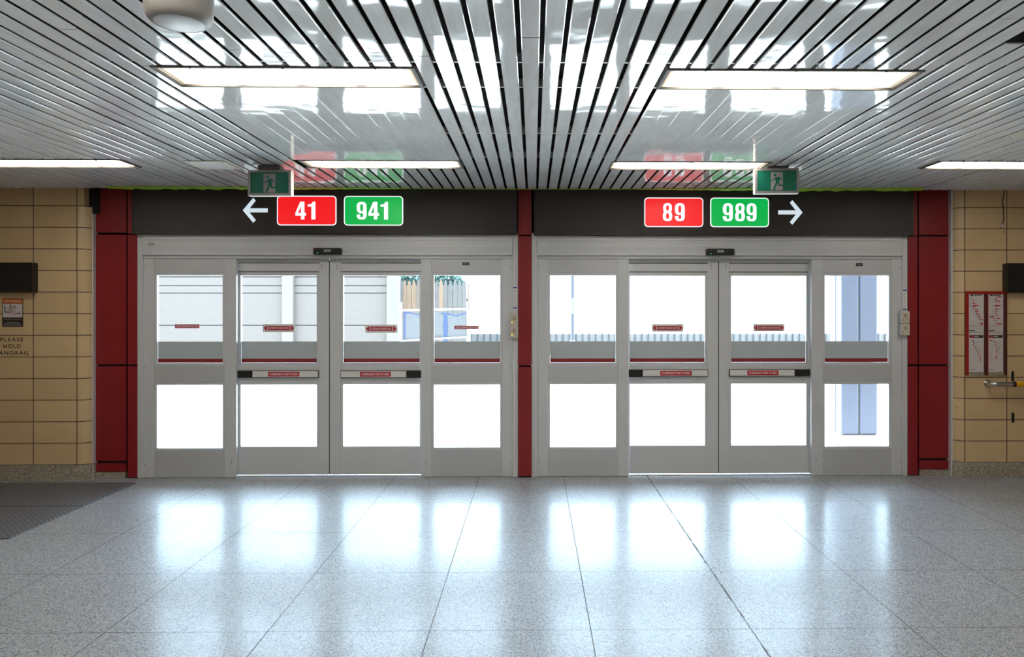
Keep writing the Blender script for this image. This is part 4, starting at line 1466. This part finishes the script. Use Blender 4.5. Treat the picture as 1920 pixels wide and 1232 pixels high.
for z in (0.5, 1.75):
    MB().box(wx(749, Yp), wx(879, Yp), Yp + 0.039, Yp + 0.088, z, z + 0.09).build('fence_rail', M['wood_old'], t)

# chain-link gate covered with tarpaulins
Yg = 16.6
t = empty('chain_link_gate', (wx(815, Yg), Yg, 0), 'chain-link gate hung with pale tarpaulins and blue strips in front of picket fence', 'gate')
for u, va in ((752.3, 566.5), (877.5, 580)):
    x = wx(u, Yg)
    MB().tube([(x, Yg, 0), (x, Yg, wz(va, Yg))], 0.022, 12).build('gate_post', M['galv'], t, smooth=True)
xg0, xg1 = wx(752.3, Yg), wx(877.5, Yg)
MB().tube([(xg0, Yg, wz(582, Yg)), (xg1, Yg, wz(579.5, Yg))], 0.02, 12).build('top_rail', M['galv'], t, smooth=True)
MB().tube([(xg0, Yg, wz(638.8, Yg)), (xg1, Yg, wz(631.5, Yg))], 0.018, 12).build('bottom_rail', M['galv'], t, smooth=True)
m = MB()
zlo, zhi = wz(638, Yg), wz(583, Yg)
hgt = zhi - zlo
n = 22
wdt = xg1 - xg0
for i in range(-10, n):
    for d in (1, -1):
        xa_ = xg0 + i * wdt / n if d > 0 else xg1 - i * wdt / n
        xb_ = xa_ + d * hgt
        za, zb_ = zlo, zhi
        lo, hi = xg0, xg1
        if d > 0:
            if xa_ < lo:
                za += lo - xa_
                xa_ = lo
            if xb_ > hi:
                zb_ -= xb_ - hi
                xb_ = hi
        else:
            if xa_ > hi:
                za += xa_ - hi
                xa_ = hi
            if xb_ < lo:
                zb_ -= lo - xb_
                xb_ = lo
        if zb_ - za > 0.02:
            m.tube([(xa_, Yg + 0.004 * d, za), (xb_, Yg + 0.004 * d, zb_)], 0.0022, 5)
m.build('chain_link_mesh', M['wire'], t)


def tarp(pts, name, mat, yoff, th=0.004):
    MB().prism([(wx(u, Yg), wz(v, Yg)) for u, v in pts], Yg + yoff, Yg + yoff + th).build(name, M[mat], t)


tarp([(758, 586), (770, 587.5), (787, 592), (815, 594), (815, 634), (790, 636), (765, 638.5), (757, 640)], 'tarpaulin', 'tarp', 0.03)
tarp([(829, 589), (838, 588.5), (850, 590.5), (861, 592), (875, 586), (875.5, 633), (850, 635), (827, 640), (826, 620)], 'tarpaulin', 'tarp', 0.03)
tarp([(756.5, 584), (764, 584), (787, 589.5), (787, 592.5), (770, 588), (760, 588), (759.5, 640), (756.5, 640)], 'blue_strip', 'tarp_blue', 0.022)
tarp([(826.5, 586), (838, 586.5), (856, 591), (875, 585), (875, 587.5), (856, 593.5), (838, 589.5), (839.5, 612), (838.5, 641), (832, 641), (830.5, 612), (832, 590), (826.5, 589.5)], 'blue_strip', 'tarp_blue', 0.022)
tarp([(813, 583), (827, 583), (828, 627), (813, 627)], 'white_sheet', 'tarp', 0.034)
tarp([(813, 627.2), (828, 627.2), (828, 637), (813, 638)], 'grey_sheet', 'concrete', 0.034)


# dark trees behind the fence
def tree(u, Y, hw, zc, hz, label, seed):
    rr = random.Random(seed)
    x = wx(u, Y)
    t = empty('tree', (x, Y, 0), label, 'tree', 'dark trees behind the picket fence')
    MB().tube([(x, Y, -0.02), (x + 0.05, Y, 0.8), (x - 0.03, Y, zc)], 0.09, 10).build('trunk', M['bark'], t, smooth=True)
    m = MB()
    for i in range(1500):
        while True:
            p = Vector((rr.uniform(-1, 1), rr.uniform(-1, 1), rr.uniform(-1, 1)))
            if 0.45 < p.length < 1:
                break
        c = Vector((x + p.x * hw, Y + p.y * 0.6, zc + p.z * hz))
        a = Vector((rr.gauss(0, 1), rr.gauss(0, 1), rr.gauss(0, 1))).normalized()
        bq = a.orthogonal().normalized()
        L, Wd = rr.uniform(0.06, 0.13), rr.uniform(0.03, 0.06)
        m.face([m.bm.verts.new(c + a * L), m.bm.verts.new(c + bq * Wd), m.bm.verts.new(c - a * L), m.bm.verts.new(c - bq * Wd)])
    o = m.build('foliage', M['leaf'], t)
    sd = o.modifiers.new('thickness', 'SOLIDIFY')
    sd.thickness = 0.003


tree(766, 24.6, 0.62, 2.25, 0.62, 'dark green tree top between the concrete wall and the door stile', 1)
tree(838, 23.5, 0.62, 2.15, 0.62, 'dark green tree top above the grey weathered pickets', 2)

# low fence on a pale kerb wall
Yl = 25.0
t = empty('low_fence', (wx(1270, Yl), Yl, 0), 'long low pale wall with thin dark uprights beyond the doors', 'fence')
MB().box(wx(882, Yl), wx(1690, Yl), Yl + 0.05, Yl + 0.2, -0.005, wz(626.3, Yl)).build('low_wall', M['low_panel'], t)
i = 0
u = 883.0
up_m = [MB().box(-0.02, 0.02, -0.016, 0.016, 0, wz(624.8, Yl)).build('upright', M['low_post'], t)]
base_me = up_m[0].data
for v in base_me.vertices:
    v.co += abs_loc(t)                                 # back to a mesh centred on its own origin
while u < 1688:
    x = wx(u, Yl)
    o = up_m[0] if i == 0 else up_m[0].copy()
    if i:
        COL.objects.link(o)
        o.parent = t
    o.location = Vector((x, Yl, 0)) - abs_loc(t)
    i += 1
    u += 12.32

# lamp post
Yq = 22.0
xq = wx(1073.2, Yq)
t = empty('lamp_post', (xq, Yq, 0), 'slim dark grey lamp post rising behind the low fence', 'lamp post')
MB().tube([(xq, Yq, 0.1), (xq, Yq, 5.2)], 0.058, 16).build('shaft', M['lamp_post'], t, smooth=True)
MB().tube([(xq, Yq, wz(588, Yq)), (xq, Yq, wz(559, Yq))], 0.0605, 16).build('pale_band', M['lamp_band'], t, smooth=True)
MB().tube([(xq, Yq, -0.004), (xq, Yq, 0.62)], 0.085, 16).build('base', M['lamp_band'], t, smooth=True)
MB().tube([(xq, Yq, 5.15), (xq + 0.2, Yq, 5.45), (xq + 0.9, Yq, 5.55)], 0.03, 10).build('lamp_arm', M['lamp_post'], t, smooth=True)
MB().box(xq + 0.8, xq + 1.35, Yq - 0.12, Yq + 0.12, 5.5, 5.6).build('lamp_head', M['lamp_post'], t, 0.02)

# blue-grey clad column
Yk = 9.03
xa, xm0, xm1, xb = wx(1577, Yk), wx(1609.8, Yk), wx(1612.4, Yk), wx(1645.3, Yk)
t = empty('clad_column', ((xa + xb) / 2, Yk + 0.17, 0), 'blue-grey metal clad column with centre seam standing outside', 'column')
MB().box(xa, xm0, Yk, Yk + 0.16, 0.012, 4.2).build('cladding_half', M['column_blue'], t, 0.012)
MB().box(xm1, xb, Yk, Yk + 0.16, 0.012, 4.2).build('cladding_half', M['column_blue'], t, 0.012)
MB().box(xa + 0.015, xb - 0.015, Yk + 0.012, Yk + 0.34, -0.004, 4.19).build('core', M['lamp_post'], t)
MB().box(xa, xb, Yk + 0.18, Yk + 0.35, 0.012, 4.2).build('rear_cladding', M['column_blue'], t, 0.012)
